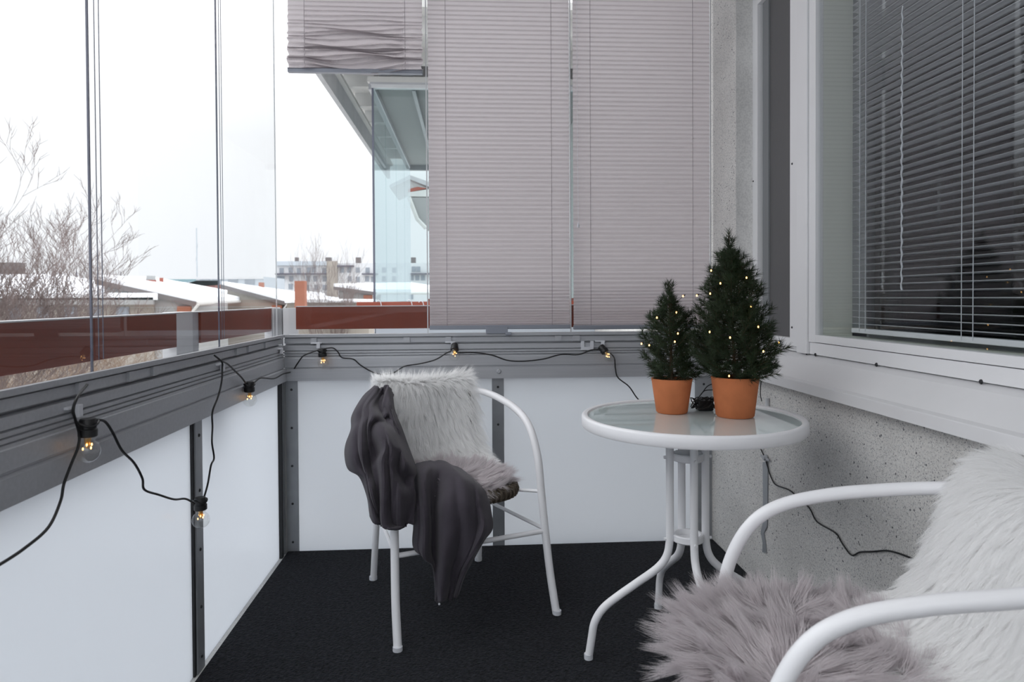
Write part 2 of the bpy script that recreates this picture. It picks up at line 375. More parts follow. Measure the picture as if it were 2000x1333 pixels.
# right wall: washed concrete with a recessed window
wr = empty('wall_right', (XR, 0, 0), kind='structure')
REV, WX, YW0, YW1 = 2.558, 1.09, .25, 2.555
wbox(wr, 'lower_wall', 'concrete', (XR, YF-.1, -.2), (XR+.3, YB+.1, .775))
wbox(wr, 'pier', 'concrete', (XR, REV, .775), (XR+.3, YB+.1, ZT+.04))
wbox(wr, 'reveal', 'plaster', (XR+.001, REV-.003, .80), (XR+.28, REV, 2.2))
wbox(wr, 'lintel', 'concrete', (XR, YF-.1, 2.165), (XR+.3, REV, ZT+.04))
wbox(wr, 'pier', 'concrete', (XR, YF-.1, .775), (XR+.3, .2, 2.165))
MB().prism([loc(wr, (x, .2, z)) for x, z in ((1.10, .843), (1.06, .832), (.995, .780), (.978, .776), (.976, .746), (.981, .746), (.984, .770), (1.02, .774), (1.10, .774))],
           (0, REV-.006-.2, 0)).build('window_sill', 'sill', wr, bevel=.0015)
# small dome screws along the top of the sill
for px, py in ((1568, 683), (1585, 689), (1703, 710), (1905, 745)):
    q = atx(px, py, 1.075); bolt(wr, loc(wr, (1.088, q.y, .8455)), '-x', 1.1)
# ventilation window and main window
win = empty('window_%d' % (wn[0]+1), (WX, 2.3, .845), kind='structure')
wb2 = lambda name, m, a, b, **k: MB().box(loc(win, a), loc(win, b)).build(name, m, win, **k)
wb2('outer_frame', 'window_white', (WX-.004, 2.513, .845), (WX+.05, 2.556, 2.16), bevel=.001)
wb2('outer_frame', 'window_white', (WX-.004, 2.25, 2.125), (WX+.05, 2.513, 2.16))
wb2('sash_stile', 'grey_frame', (WX+.012, 2.452, .889), (WX+.03, 2.50, 2.125)); wb2('gasket', 'dark', (WX+.02, 2.49, .889), (WX+.028, 2.513, 2.125))
wb2('screen', 'screen', (WX+.018, 2.25, .889), (WX+.026, 2.453, 2.125))
wb2('outer_frame', 'window_white', (WX-.004, 2.19, .862), (WX+.05, 2.252, 2.16), bevel=.001)
wb2('bottom_frame', 'window_white', (WX-.003, 2.252, .862), (WX+.05, 2.513, .889), bevel=.001)
wb2('lower_batten', 'sill', (WX+.004, 2.19, .845), (WX+.05, 2.556, .862))
bolt(win, loc(win, (WX-.004, 2.235, 1.475)), '-x', .8); bolt(win, loc(win, (WX-.004, 2.235, .925)), '-x', .8); bolt(win, loc(win, (WX-.004, 2.549, 1.47)), '-x', .7)
wn[0] += 2
wm = empty('window_%d' % wn[0], (WX, 1.2, .845), kind='structure')
wb3 = lambda name, m, a, b, **k: MB().box(loc(wm, a), loc(wm, b)).build(name, m, wm, **k)
wb3('outer_frame', 'window_white', (WX-.012, 2.122, .845), (WX+.10, 2.189, 2.165), bevel=.0015)
wb3('outer_frame', 'window_white', (WX-.002, .2, .845), (WX+.10, 2.119, .8825), bevel=.001)
wb3('sash_stile', 'window_white', (WX-.006, 2.078, .884), (WX+.02, 2.119, 2.165), bevel=.001)
wb3('sash_rail', 'window_white', (WX-.006, .2, .885), (WX+.02, 2.078, .908), bevel=.001)
wb3('outer_frame', 'window_white', (WX-.006, .2, .908), (WX+.1, .25, 2.165))
wb3('pane', 'pane_win', (WX+.004, .25, .9), (WX+.009, 2.08, 2.165))
wb3('jamb', 'jamb', (WX+.02, 2.078, .9), (WX+.145, 2.10, 2.165)); wb3('inner_sill', 'jamb', (WX+.02, .25, .885), (WX+.14, 2.078, .905))
wb3('inner_pane', 'pane_win', (WX+.128, .25, .9), (WX+.133, 2.085, 2.165))
wb3('inner_stile', 'grey_frame', (WX+.115, 2.0, .9), (WX+.14, 2.078, 2.165)); wb3('inner_frame', 'grey_frame', (WX+.115, .25, .9), (WX+.14, 2.078, .925))
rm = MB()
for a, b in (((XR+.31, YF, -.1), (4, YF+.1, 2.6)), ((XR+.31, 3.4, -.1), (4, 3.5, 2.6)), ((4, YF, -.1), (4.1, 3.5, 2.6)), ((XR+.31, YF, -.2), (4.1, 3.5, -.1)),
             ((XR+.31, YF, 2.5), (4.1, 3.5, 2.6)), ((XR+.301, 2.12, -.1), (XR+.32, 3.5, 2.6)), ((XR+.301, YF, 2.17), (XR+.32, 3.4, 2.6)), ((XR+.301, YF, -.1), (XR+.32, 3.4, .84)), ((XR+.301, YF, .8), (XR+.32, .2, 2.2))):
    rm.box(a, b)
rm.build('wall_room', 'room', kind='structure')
# venetian blind between the panes
BX = 1.168
vb = empty('venetian_blind', (BX, 1.15, .925), label='slatted grey blind hanging between the panes of the big window', cat='blind')
slat = None; zs = .945
Ly = (2.0-.28)
nsl = 0
while zs < 2.15:
    if slat is None:
        g = []
        for i in range(5):
            u = i/4-.5; g.append([(u*.025, -Ly/2, .0022*(1-4*u*u)), (u*.025, Ly/2, .0022*(1-4*u*u))])
        slat = MB().grid(g).build('slat', 'slat', vb, solid=.0005, smooth=True); s = slat
    else: s = share(slat, vb)
    s.location = (0, -.01, zs-.925); s.rotation_euler = (0, math.radians(7), 0); zs += .0195; nsl += 1
MB().box((-.012, -.87, -.006), (.012, .85, .008)).build('bottom_rail', 'slat', vb, bevel=.002)
for y in (1.955, 1.925, 1.535, 1.498, .9, .87):
    MB().tube([(-.0128, y-1.15, 0), (-.0128, y-1.15, 1.24)], .0011, 5).build('ladder_cord', 'cord', vb)
pts = [(-.022+.0012*math.cos(k*1.5), .594+.0013*math.sin(k*1.5), .12+k*.0078) for k in range(97)]
MB().tube(pts, [.0028 if k % 4 < 2 else .0019 for k in range(97)], 5).build('chain_reflection', 'cord', vb, smooth=True, label='twisted white chain reflection built as a cord')  # reflection of a chain in the window glass, modelled as a twisted cord

# pleated blinds inside the back glazing
def pleated(name, x0, x1, z0, label, pitch=.0188, y=YB+.010, crumple=False):
    r = empty(name, ((x0+x1)/2, y, z0), label=label, cat='blind', group='pleated blinds on the end glazing')
    nx = 60 if crumple else 24; rows = []
    z = 0; k = 0
    H_ = ZT-.02-z0
    while z < H_:
        row = []; f = z/H_
        for i in range(nx+1):
            u = i/nx; x = (u-.5)*(x1-x0-.006)
            amp = (.0042 if crumple else .0029)*(1 if k % 2 else -1)
            zz = z
            if crumple:
                zc = max(0, 1-z/.27)                     # slack, bunched cloth low down
                sag = math.sin(PI*min(1, max(0, (u-.13)/.74)))
                zz = z + .018*zc*(1-sag)*math.sin(3+k*.9)*.6 + zc*.018*math.sin(u*5+k*.55)*sag
                zz -= .016*sag*zc*math.exp(-((z-.0)/.05)**2)
                amp = amp*(1+2.0*zc) - .020*zc*sag*math.sin(k*.8) + .003*zc*math.sin(u*37+k*2.1)*(1.6-sag)
                if u < .13 or u > .86: amp *= .55; x += .006*zc*math.sin(k*1.7)*(1 if u > .5 else -1)
            row.append((x, -amp-(.012*max(0, 1-z/.3) if crumple else 0), zz))
        rows.append(row)
        step = pitch/2
        if crumple: step = pitch/2*(.62 if z < .1 else .85 if z < .2 else 1)
        else: step *= .55 if z < .06 else (.75 if z < .15 else 1+.05*math.sin(k))
        z += step; k += 1
    MB().grid(rows).build('fabric', 'pleat', r)
    w2 = (x1-x0)/2-.002
    MB().box((-w2, -.012, -.016), (w2, .010, .001)).build('bottom_rail', 'blindrail', r, bevel=.002)
    for sx in (-w2*.75, w2*.74):
        MB().tube([(sx, -.0085, 0), (sx, -.0085, H_)], .0009, 5).build('cord', 'pleat_cord', r)
    return r
b1 = pleated('pleated_blind', -.722, -.180, 1.957, 'short raised pleated blind with crumpled bunched cloth at the corner', crumple=True)
b2 = pleated('pleated_blind', -.164, .420, .917, 'lowered pinkish grey pleated blind beside the clear pane, behind the fur-draped chair')
b3 = pleated('pleated_blind', .430, 1.012, .913, 'lowered pinkish grey pleated blind next to the concrete wall')
MB().box((-.06, -.020, -.034), (.03, -.008, -.006)).box((.02, -.024, -.04), (.045, -.006, -.028)).build('pull_handle', 'blindrail', b2, bevel=.002)
for b_ in (b3,):
    q = at(1130, 440, YB-.02)
    MB().tube([(q.x-b_.location.x, -.022, q.z-.913), (q.x-b_.location.x-.004, -.022, 1.5)], .0008, 5).build('pull_cord', 'cord', b_)
    MB().lathe([(.001, .012), (.004, .006), (.005, -.004), (.004, -.009), (.001, -.010)], (q.x-b_.location.x, -.022, q.z-.913), 10).build('tassel', 'cord', b_, smooth=True)

# ------------------------------------------------------------------ outside the glass: red-brown fascia band and posts
bl = empty('fascia_beam', (-.83, 0, .895), label='red brown sheet metal band outside the long left glazing', cat='beam', group=None)
for a, b in ((-1.3, .3), (.3, 1.995), (2.17, 2.93)):
    MB().box((-.025, a, .0), (0, b, .095)).build('panel', 'red', bl, bevel=.001)
MB().box((-.027, -1.3, .095), (.001, 2.93, .098)).build('top_lip', 'alu_light', bl)
for a, b in ((.305, .309), (1.2, 1.204)): MB().box((-.0, a, 0), (.0015, b, .095)).build('seam', 'dark', bl)
bb = empty('fascia_beam', (0, 2.9, .903), label='red brown sheet metal band outside the short end glazing', cat='beam')
MB().box((-.722, 0, 0), (1.3, .025, .094)).build('panel', 'red', bb, bevel=.001); MB().box((-.722, -.001, .094), (1.3, .027, .097)).build('top_lip', 'alu_light', bb)
pl = empty('outer_post', (-.84, 2.08, 0), label='pale grey steel post between the two red panels outside the left glazing', cat='post')
MB().box((-.03, -.085, .66), (.010, .03, .994)).build('flange', 'alu_light', pl, bevel=.002)
MB().box((-.03, .03, .66), (.004, .088, .99)).build('web', 'alu', pl)
pc = empty('outer_post', (-.83, 2.95, 0), label='pale grey corner post with a round bolt outside the glazing corner', cat='post')
MB().box((-.03, -.02, .66), (.002, .11, .994)).build('flange', 'alu_light', pc, bevel=.002)
MB().box((.012, -.03, .66), (.045, .0, .99)).build('web', 'alu_post', pc); MB().box((.05, -.03, .66), (.106, -.0, .992)).build('web', 'alu_light', pc)
o = MB().lathe([(.0001, .008), (.011, .008), (.014, .004), (.018, .003), (.018, 0), (.0001, 0)], n=20).build('bolt_head', 'dark', pc, smooth=True)
o.location = (.002, .03, .948); o.rotation_euler = (0, PI/2, 0)

# ------------------------------------------------------------------ neighbouring balcony down the facade
nb = empty('neighbour_balcony', (-.755, 5.5, .95), label='glazed neighbouring balcony under a sloping roof eave beyond the end glazing', cat='balcony')
def nbox(name, m, a, b, **k): return MB().box(loc(nb, a), loc(nb, b)).build(name, m, nb, **k)
nbox('front_pane', 'pane_green', (-.745, 5.5, 1.0), (.2, 5.508, 2.70)); nbox('front_pane', 'pane_green', (.2, 5.5, 1.0), (1.02, 5.508, 2.70))
for a, b in ((5.52, 6.3), (6.3, 7.2), (7.2, 8.1), (8.1, 8.9)): nbox('side_pane', 'pane_green', (-.755, a+.01, 1.0), (-.747, b, 2.70))
nbox('corner_seal', 'seal', (-.76, 5.495, 1.0), (-.745, 5.51, 2.70))
nbox('top_rail', 'alu_light', (-.76, 5.48, 2.70), (1.02, 5.53, 2.727)); nbox('top_rail', 'alu', (-.77, 5.475, 2.727), (1.02, 5.54, 2.742), )
nbox('top_rail', 'eave', (-.79, 5.47, 2.742), (1.02, 5.56, 2.785)); nbox('top_rail', 'alu', (-.79, 5.53, 2.70), (-.74, 8.9, 2.785))
nbox('ceiling_slab', 'greywall', (-.75, 5.56, 2.745), (1.02, 8.95, 2.95))
for x in (-.45, .05): nbox('ceiling_track', 'alu_post', (x, 5.56, 2.70), (x+.03, 8.9, 2.744))
nbox('end_beam', 'alu_post', (-.75, 8.86, 2.68), (1.02, 8.92, 2.745))
nbox('parapet', 'frost', (-.75, 5.5, .2), (1.02, 5.52, .99)); nbox('parapet', 'frost', (-.755, 5.5, .2), (-.745, 8.9, .99)); nbox('parapet_rail', 'alu', (-.76, 5.49, .9), (1.02, 5.54, .998))
nbox('parapet_rail', 'alu', (-.76, 5.5, .9), (-.74, 8.9, .998)); nbox('floor_slab', 'plaster', (-.76, 5.5, 0), (1.02, 8.9, .2))
for k in range(5): nbox('spacer', 'grey_frame', (-.70+k*.18, 5.475, 2.792), (-.61+k*.18, 5.5, 2.80))
ev = empty('roof_eave', (-1.07, 5, 2.85), label='pale boarded roof eave with cross rafters slanting above the neighbouring balcony', cat='roof')
def ebox(name, m, a, b, **k): return MB().box(loc(ev, a), loc(ev, b)).build(name, m, ev, **k)
ebox('fascia', 'fascia', (-1.10, 4.6, 2.66), (-1.06, 9.4, 2.84), bevel=.003); ebox('lip', 'eave', (-1.06, 4.6, 2.83), (-1.02, 9.4, 2.86))
ebox('soffit', 'eave', (-1.10, 4.6, 2.97), (1.3, 9.4, 3.02))
for y in (4.75, 5.35, 5.95, 6.55, 7.15, 7.75, 8.35, 8.95): ebox('rafter', 'eave', (-1.06, y, 2.85), (1.2, y+.06, 2.97))
pl3 = empty('planter_box', (-.87, 5.35, .9), label='long orange red flower box on the neighbouring balcony front', cat='planter')
MB().box((0, 0, 0), (1.85, .12, .104)).build('trough', 'red2', pl3, bevel=.004); MB().box((.55, .02, .10), (1.85, .1, .125)).build('soil_strip', 'redhouse', pl3)
for k, (px, py) in enumerate(((735, 590), (795, 589), (818, 591))):
    q = at(px, py, 5.34); b0 = Vector(loc(pl3, q)); MB().tube(cr([b0, b0+Vector((.012, -.004, .012)), b0+Vector((.03, -.004, .004)), b0+Vector((.04, -.004, -.03))], 4), .003, 5).build('strap', 'cord', pl3, smooth=True)
fw = MB().box((1.022, 2.95, -9), (1.5, 9.4, 3.0)).build('neighbour_wall', 'concrete', kind='structure'); fw.name = 'wall_facade'
# gable further down
g2 = empty('gable_roof', (0, 20, 3), label='small far gable roof with red boards seen through the neighbouring balcony glass', cat='roof')
Y2 = 20
def P2(px, py, Y=Y2): return Vector(loc(g2, at(px, py, Y)))
MB().prism([P2(760, 362), P2(800, 342), P2(840, 356), P2(900, 380), P2(900, 388), P2(840, 366), P2(800, 350), P2(762, 368)], (0, 2.5, 0)).build('verge', 'fascia', g2)
MB().prism([P2(797, 370), P2(815, 365), P2(835, 368), P2(797, 376)], (0, .3, 0)).build('red_board', 'brick', g2)
MB().prism([P2(797, 376), P2(835, 370), P2(900, 370), P2(900, 385), P2(797, 384)], (0, .4, 0)).build('eave_board', 'eave', g2)
MB().prism([P2(799, 386), P2(900, 386), P2(900, 470), P2(835, 450), P2(815, 425)], (0, .2, 0)).build('soffit', 'greywall', g2)
MB().tube([P2(799, 386, 19.9), P2(815, 428, 19.9), P2(832, 446, 19.9)], .06, 6).build('gutter', 'eave', g2)

# ------------------------------------------------------------------ the town
GZ = -9
gm = MB().box((-400, 3.2, GZ-1), (300, 600, GZ)).build('ground', 'snow_dirty', kind='structure')
def bld(name, m, x0, x1, ytop, Y, depth, label, cat='building', z0=GZ):
    a = at(x0, ytop, Y); b = at(x1, ytop, Y); zt = (a.z+b.z)/2
    r = empty(name, ((a.x+b.x)/2, Y, GZ), label=label, cat=cat); w2 = (b.x-a.x)/2
    MB().box((-w2, 0, z0-GZ), (w2, depth, zt-GZ)).build('wall', m, r); return r, w2, zt-GZ
def slope(name, quad, th, m, parent):     # quad: 4 world points of a roof plane
    q = [Vector(loc(parent, p)) for p in quad]
    return MB().prism(q, (0, 0, th)).build(name, m, parent)
# A: snowy roof on the left
r, w2, h = bld('low_house', 'beige', -150, 300, 586, 40, 4, 'long beige house under a smooth snow roof behind the bare birch')
slope('snow_roof', [at(-160, 586, 39.5), at(308, 586, 39.5), at(205, 560, 50), at(118, 545, 54), at(-160, 545, 54)], .35, 'snow', r)
MB().box((-w2-.3, -.5, h-.3), (w2+.2, -.3, h+.1)).build('gutter', 'greywall', r)
for px in (30, 85, 140, 185, 240): q = Vector(loc(r, at(px, 612, 40))); MB().box((q.x-.35, -.05, q.z-.5), (q.x+.35, .02, q.z+.35)).build('window', 'far_win', r)
r, w2, h = bld('flat_house', 'darkroof', -200, 124, 540, 66, 1.5, 'dark flat roofed house edge just above the snow roof behind the birch')
MB().prism([Vector(loc(r, at(-60, 533, 65.8))), Vector(loc(r, at(60, 535, 65.8))), Vector(loc(r, at(124, 539, 65.8))), Vector(loc(r, at(124, 546, 65.8))), Vector(loc(r, at(-60, 545, 65.8)))], (0, .2, 0)).build('fascia', 'darkroof', r)
r, w2, h = bld('brown_house', 'darkroof', -60, 33, 513, 56, 1, 'brown block of a house behind the birch trunk')
def shed(label, A, B, C_, D_, wallm, brick=None, cat='house'):
    r = empty('house', (A.x, A.y, GZ), label=label, cat=cat)
    slope('snow_roof', [A, B, C_, D_], .25, 'snow', r)
    off = Vector((0, -.15, 0))
    MB().prism([Vector(loc(r, A+off)), Vector(loc(r, B+off)), Vector(loc(r, B+off-Vector((0, 0, .28)))), Vector(loc(r, A+off-Vector((0, 0, .28))))], (0, .15, 0)).build('verge', 'darkroof', r)
    MB().prism([Vector(loc(r, A+Vector((.4, .1, -.1)))), Vector(loc(r, B+Vector((-.4, .1, -.1)))), Vector((B.x-A.x-.4, B.y-A.y+.1, 0)), Vector((.4, .1, 0))], (0, 6, 0)).build('wall', wallm, r)
    q = Vector(loc(r, B)); MB().box((q.x-1.1, q.y-.05, 0), (q.x-.35, q.y+.12, q.z-.25)).build('brick_corner', 'brick2', r)
    q2 = Vector(loc(r, C_)); MB().tube([q+Vector((0, -.1, -.1)), q2+Vector((0, -.1, -.1))], .12, 6).build('gutter', 'eave', r)
    MB().tube([q+Vector((.1, -.1, -.15)), q+Vector((-.25, -.1, -.6)), q+Vector((-.25, -.1, -6))], .09, 6).build('downpipe', 'eave', r, smooth=True)
    return r
s1 = shed('long mono-pitch house with snow roof and two brick chimneys, behind the left red panel', at(188, 546, 40), at(385, 590, 40), at(512, 585, 62), at(300, 546, 72), 'greywall')
s2 = shed('second snow covered house with sloping roof right behind the brick chimneys', at(432, 556, 52), at(560, 590, 52), at(700, 592, 70), at(520, 566, 80), 'beige')
def chimney(px0, px1, py0, py1, Y, m, label, cap=True):
    a = at(px0, py0, Y); b = at(px1, py1, Y); r = empty('chimney', ((a.x+b.x)/2, Y, b.z), label=label, cat='chimney'); w_ = (b.x-a.x)/2
    MB().box((-w_, 0, -1.5), (w_, 2*w_, (a.z-b.z)*(.62 if cap else 1))).build('stack', m, r)
    if cap: MB().prism([(-w_*.9, .05, (a.z-b.z)*.62), (w_*.9, .05, (a.z-b.z)*.62), (w_*.7, .05, a.z-b.z), (-w_*.7, .05, a.z-b.z)], (0, 1.8*w_, 0)).build('cap', 'greywall', r)
    return r
chimney(283, 299, 539, 561, 48, 'brick', 'red brick chimney with a grey metal cap on the long snow roof')
chimney(311, 317, 543, 558, 52, 'brick', 'thin red brick chimney on the long snow roof', False)
chimney(256, 261, 543, 550, 60, 'brick', 'tiny dark red chimney on the far snow roof', False)
chimney(575, 595, 549, 587, 38, 'brick2', 'tall plain orange brick chimney standing before the white apartment block', False)
chimney(505, 514, 552, 568, 56, 'brick2', 'small brick chimney between two snow roofs', False)
r, w2, h = bld('red_house', 'redhouse', 366, 420, 556, 92, 8, 'low dark red house with snowy roof among the snow roofs')
slope('snow_roof', [at(352, 562, 90), at(384, 553, 90), at(428, 553, 90), at(428, 557, 90)], .3, 'snow', r)
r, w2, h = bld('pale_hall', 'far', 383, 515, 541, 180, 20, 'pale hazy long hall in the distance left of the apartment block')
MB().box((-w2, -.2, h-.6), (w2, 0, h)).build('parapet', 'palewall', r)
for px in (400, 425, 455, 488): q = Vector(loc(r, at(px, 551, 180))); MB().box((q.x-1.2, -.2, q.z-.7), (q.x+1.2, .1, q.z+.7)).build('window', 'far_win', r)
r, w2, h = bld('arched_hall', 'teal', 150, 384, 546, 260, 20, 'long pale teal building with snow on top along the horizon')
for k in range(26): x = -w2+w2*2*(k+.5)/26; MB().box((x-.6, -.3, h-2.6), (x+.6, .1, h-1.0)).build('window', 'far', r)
SPIRES = [(147, 529, 550, 320), (190, 533, 550, 320), (233, 531, 548, 320)]
for k, (px, y0, y1, Y) in enumerate(SPIRES):
    a = at(px, y0, Y); b = at(px+3, y1, Y)
    r = empty('spire', (b.x, Y, b.z), label=['slender church spire nearest the birch', 'faint spire between the two darker spires', 'slender spire right of the dark pane edge'][k], cat='spire')
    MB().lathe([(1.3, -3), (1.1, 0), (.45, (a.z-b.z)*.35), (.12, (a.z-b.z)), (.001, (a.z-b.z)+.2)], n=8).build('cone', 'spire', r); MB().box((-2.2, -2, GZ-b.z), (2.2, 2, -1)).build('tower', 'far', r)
q = at(385, 545, 200); r = empty('antenna_mast', (q.x, 200, q.z-4), label='thin lattice antenna mast rising faintly above the roofs', cat='mast')
MB().tube([(0, 0, GZ-q.z+4), (0, 0, 18.5)], .16, 4).tube([(-.3, 0, 9), (.3, 0, 14)], .05, 4).build('mast', 'far', r)
# white apartment block
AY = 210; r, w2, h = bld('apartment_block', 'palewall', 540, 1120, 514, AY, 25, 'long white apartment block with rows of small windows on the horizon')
def P(px, py, dy=0): return Vector(loc(r, at(px, py, AY+dy)))
a = P(540, 520); b = P(640, 531)
MB().box((P(541, 512).x, -.8, P(541, 519).z), (P(640, 512).x, 4, P(541, 511).z)).build('roof', 'far', r)
MB().box((P(540, 535).x, -1.6, P(540, 537).z), (P(640, 535).x, 0, P(540, 534.6).z)).build('balcony_slab', 'spire', r)
MB().box((P(708, 535).x, -1.6, P(708, 537).z), (P(738, 535).x, 0, P(708, 534.6).z)).build('balcony_slab', 'spire', r)
MB().box((P(800, 535).x, -1.6, P(800, 536.6).z), (P(880, 535).x, 0, P(800, 534.4).z)).build('balcony_slab', 'spire', r)
MB().box((P(640, 535).x, -1.4, P(640, 590).z), (P(660, 535).x, 0, P(640, 510.6).z)).build('stair_tower', 'beige', r)
MB().box((P(660, 520).x, -1.6, P(660, 522).z), (P(692, 520).x, .1, P(660, 519).z)).build('balcony_slab', 'spire', r)
win_px = [(550, 529), (568, 528), (584, 529), (603, 528), (613, 527), (633, 529), (545, 545), (552, 545), (569, 545), (602, 545), (616, 545), (568, 560), (600, 562), (618, 562), (655, 528),
          (668, 528), (682, 528), (699, 528), (718, 528), (683, 545), (699, 546), (717, 545), (729, 546), (655, 545), (699, 562), (720, 562), (683, 562), (808, 526), (817, 526), (804, 543), (815, 543),
          (826, 543), (803, 562), (821, 561), (803, 580), (750, 528), (770, 528), (750, 545), (770, 545), (750, 562), (770, 562), (634, 545), (634, 562)]
W0 = None
for px, py in win_px:
    if W0 is None: W0 = MB().box((-.62, -.12, -.8), (.62, .1, .8)).build('window', 'far_win', r); s = W0
    else: s = share(W0, r)
    q = P(px, py); s.location = (q.x, 0, q.z)
for px, w_ in ((638, .8), (697, .7), (806, .7), (575, .4)): q = P(px, 508); MB().box((q.x-w_, 2, q.z-1), (q.x+w_, 4, q.z+.9)).build('vent', 'darkroof', r)
# small houses below the block
r = shed('grey shed roof house under the apartment block right of the bare tree', at(652, 560, 60), at(735, 571, 60), at(900, 571, 66), at(800, 556, 74), 'greywall')
r, w2, h = bld('low_garage', 'beige', 560, 720, 592, 50, 8, 'low beige garage roofline just above the end red band')
slope('snow_roof', [at(556, 592, 49.5), at(640, 590, 49.5), at(634, 578, 56), at(596, 573, 58)], .2, 'snow', r)
slope('snow_roof', [at(640, 591, 49.5), at(735, 591, 49.5), at(735, 588, 58), at(640, 586, 58)], .12, 'snow', r)


# bare trees: recursive branching tubes
def bare_tree(name, base, height, seed, label, m, spread=.55, depth=6, r0=.12, cat='tree', lean=(0, 0), group=None, n0=6, low=.25):
    rd = random.Random(seed); root = empty(name, base, label=label, cat=cat, group=group)
    tr_, br = MB(), MB()
    def grow(p, d, L, r, lev):
        n = 4; pts = [p]; q = p.copy(); dd = d.copy()
        for i in range(n):
            dd = (dd+Vector((rd.uniform(-1, 1), rd.uniform(-1, 1), rd.uniform(-.5, 1)))*.13).normalized(); q = q+dd*L/n; pts.append(q.copy())
        (tr_ if lev == 0 else br).tube(pts, [r*(1-.6*i/n) for i in range(n+1)], 5 if lev < 2 else 3, caps=False)
        if lev >= depth: return
        k = n0 if lev == 0 else (5 if lev < 3 else 3)
        for j in range(k):
            f = low+(1-low)*(j+rd.random()*.8)/k if lev == 0 else .35+.65*(j+1)/k
            f = min(f, 1); ii = min(n-1, int(f*n)); bp = pts[ii].lerp(pts[ii+1], f*n-ii)
            ax = Vector((rd.uniform(-1, 1), rd.uniform(-1, 1), rd.uniform(-.2, .5))).normalized()
            nd = (d*(1-spread)+ax*spread+Vector((0, 0, .12))).normalized()
            grow(bp, nd, L*rd.uniform(.52, .72), max(r*(1-.6*f)*.62, .0055 if r0 > .05 else .005), lev+1)
    grow(Vector((0, 0, 0)), Vector((lean[0], lean[1], 1)).normalized(), height*.5, r0, 0)
    tr_.build('trunk', m, root, smooth=True); br.build('branches', m, root, kind='stuff'); return root
bare_tree('birch_tree', tuple(at(-190, 582, 17).xy)+(GZ,), 12.0, 5, 'bare birch crown rising at the edge of the left pane', 'far_twig', r0=.16, lean=(.0, 0), n0=13, low=.30, spread=.42, depth=7)
bare_tree('birch_tree', tuple(at(-320, 582, 21).xy)+(GZ,), 9.6, 12, 'lower bare twiggy tree in front of the beige snow roofed house', 'brown_twig', r0=.12, n0=9, low=.45, depth=7)
bare_tree('bare_tree', tuple(at(645, 582, 48).xy)+(GZ,), 12.0, 3, 'bare spindly tree standing before the white apartment block', 'far_twig', depth=5, spread=.27, r0=.16, n0=9, low=.4)
sh = [(30, 14, 7.4), (110, 15, 7.2), (190, 17, 7.6), (265, 18, 7.6), (330, 19, 7.4), (420, 24, 7.6), (500, 26, 7.6), (90, 24, 9.5), (185, 27, 9.3), (250, 28, 9.3), (10, 22, 9.6), (640, 28, 7.6), (740, 27, 7.6)]
for k, (px, Y, h) in enumerate(sh):
    bare_tree('bare_shrub', tuple(at(px, 700, Y).xy)+(GZ,), (h+1.1 if Y > 20 else h+1.3)*.88, 20+k, 'leafless brownish shrub in the yard below the balcony', 'brown_twig', depth=5, spread=.62, r0=.05, cat='shrub', group='leafless shrubs in the yard', n0=7, low=.5)

# ------------------------------------------------------------------ bistro table
TC = (.618, 1.87)
tb = empty('bistro_table', (TC[0], TC[1], 0), label='round white bistro table with a tinted glass top by the concrete wall', cat='table')
rim = [(.286, .667), (.302, .667), (.305, .671), (.305, .694), (.302, .699), (.297, .701), (.289, .699), (.286, .694)]
MB().lathe(rim, n=96, closed=True).build('rim', 'white_metal', tb, smooth=True)
MB().lathe([(.0001, .688), (.287, .688), (.287, .694), (.0001, .694)], n=96).build('glass_top', 'glass_top', tb, smooth=True)
legp = [(.052, .672), (.052, .5), (.052, .38), (.053, .335), (.062, .292), (.09, .258), (.15, .218), (.205, .182), (.246, .150), (.270, .112), (.278, .072), (.284, .035), (.288, .013)]
TY = .03
for k in range(4):
    a = k*PI/2+.02; c, s = math.cos(a), math.sin(a)
    MB().tube(cr([(r_*c, r_*s+TY, z) for r_, z in legp], 5), .0112, 14).build('leg', 'white_metal', tb, smooth=True)
    MB().tube([(.2875*c, .2875*s+TY, .0095), (.288*c, .288*s+TY, .024)], .0125, 14).build('foot_cap', 'cord', tb, smooth=True)
    for z in (.575, .342):
        MB().tube([(.060*c, .060*s+TY, z), (.069*c, .069*s+TY, z)], .0045, 8).build('bolt', 'white_metal', tb, smooth=True)
for z in (.565, .335):
    MB().lathe([(.030, z), (.042, z), (.045, z+.003), (.045, z+.018), (.042, z+.021), (.036, z+.021), (.033, z+.010), (.030, z+.008)], (0, TY, 0), 40, closed=True).build('brace_ring', 'white_metal', tb, smooth=True)
    MB().lathe([(.0001, z+.001), (.032, z+.001), (.032, z+.006), (.0001, z+.006)], (0, TY, 0), 40).build('brace_disc', 'white_metal', tb, smooth=True)
for a in (.4, 2.5, 4.6): MB().box((-.28, -.008, .668), (.28, .008, .676)).build('crossbar', 'white_metal', tb).rotation_euler = (0, 0, a)
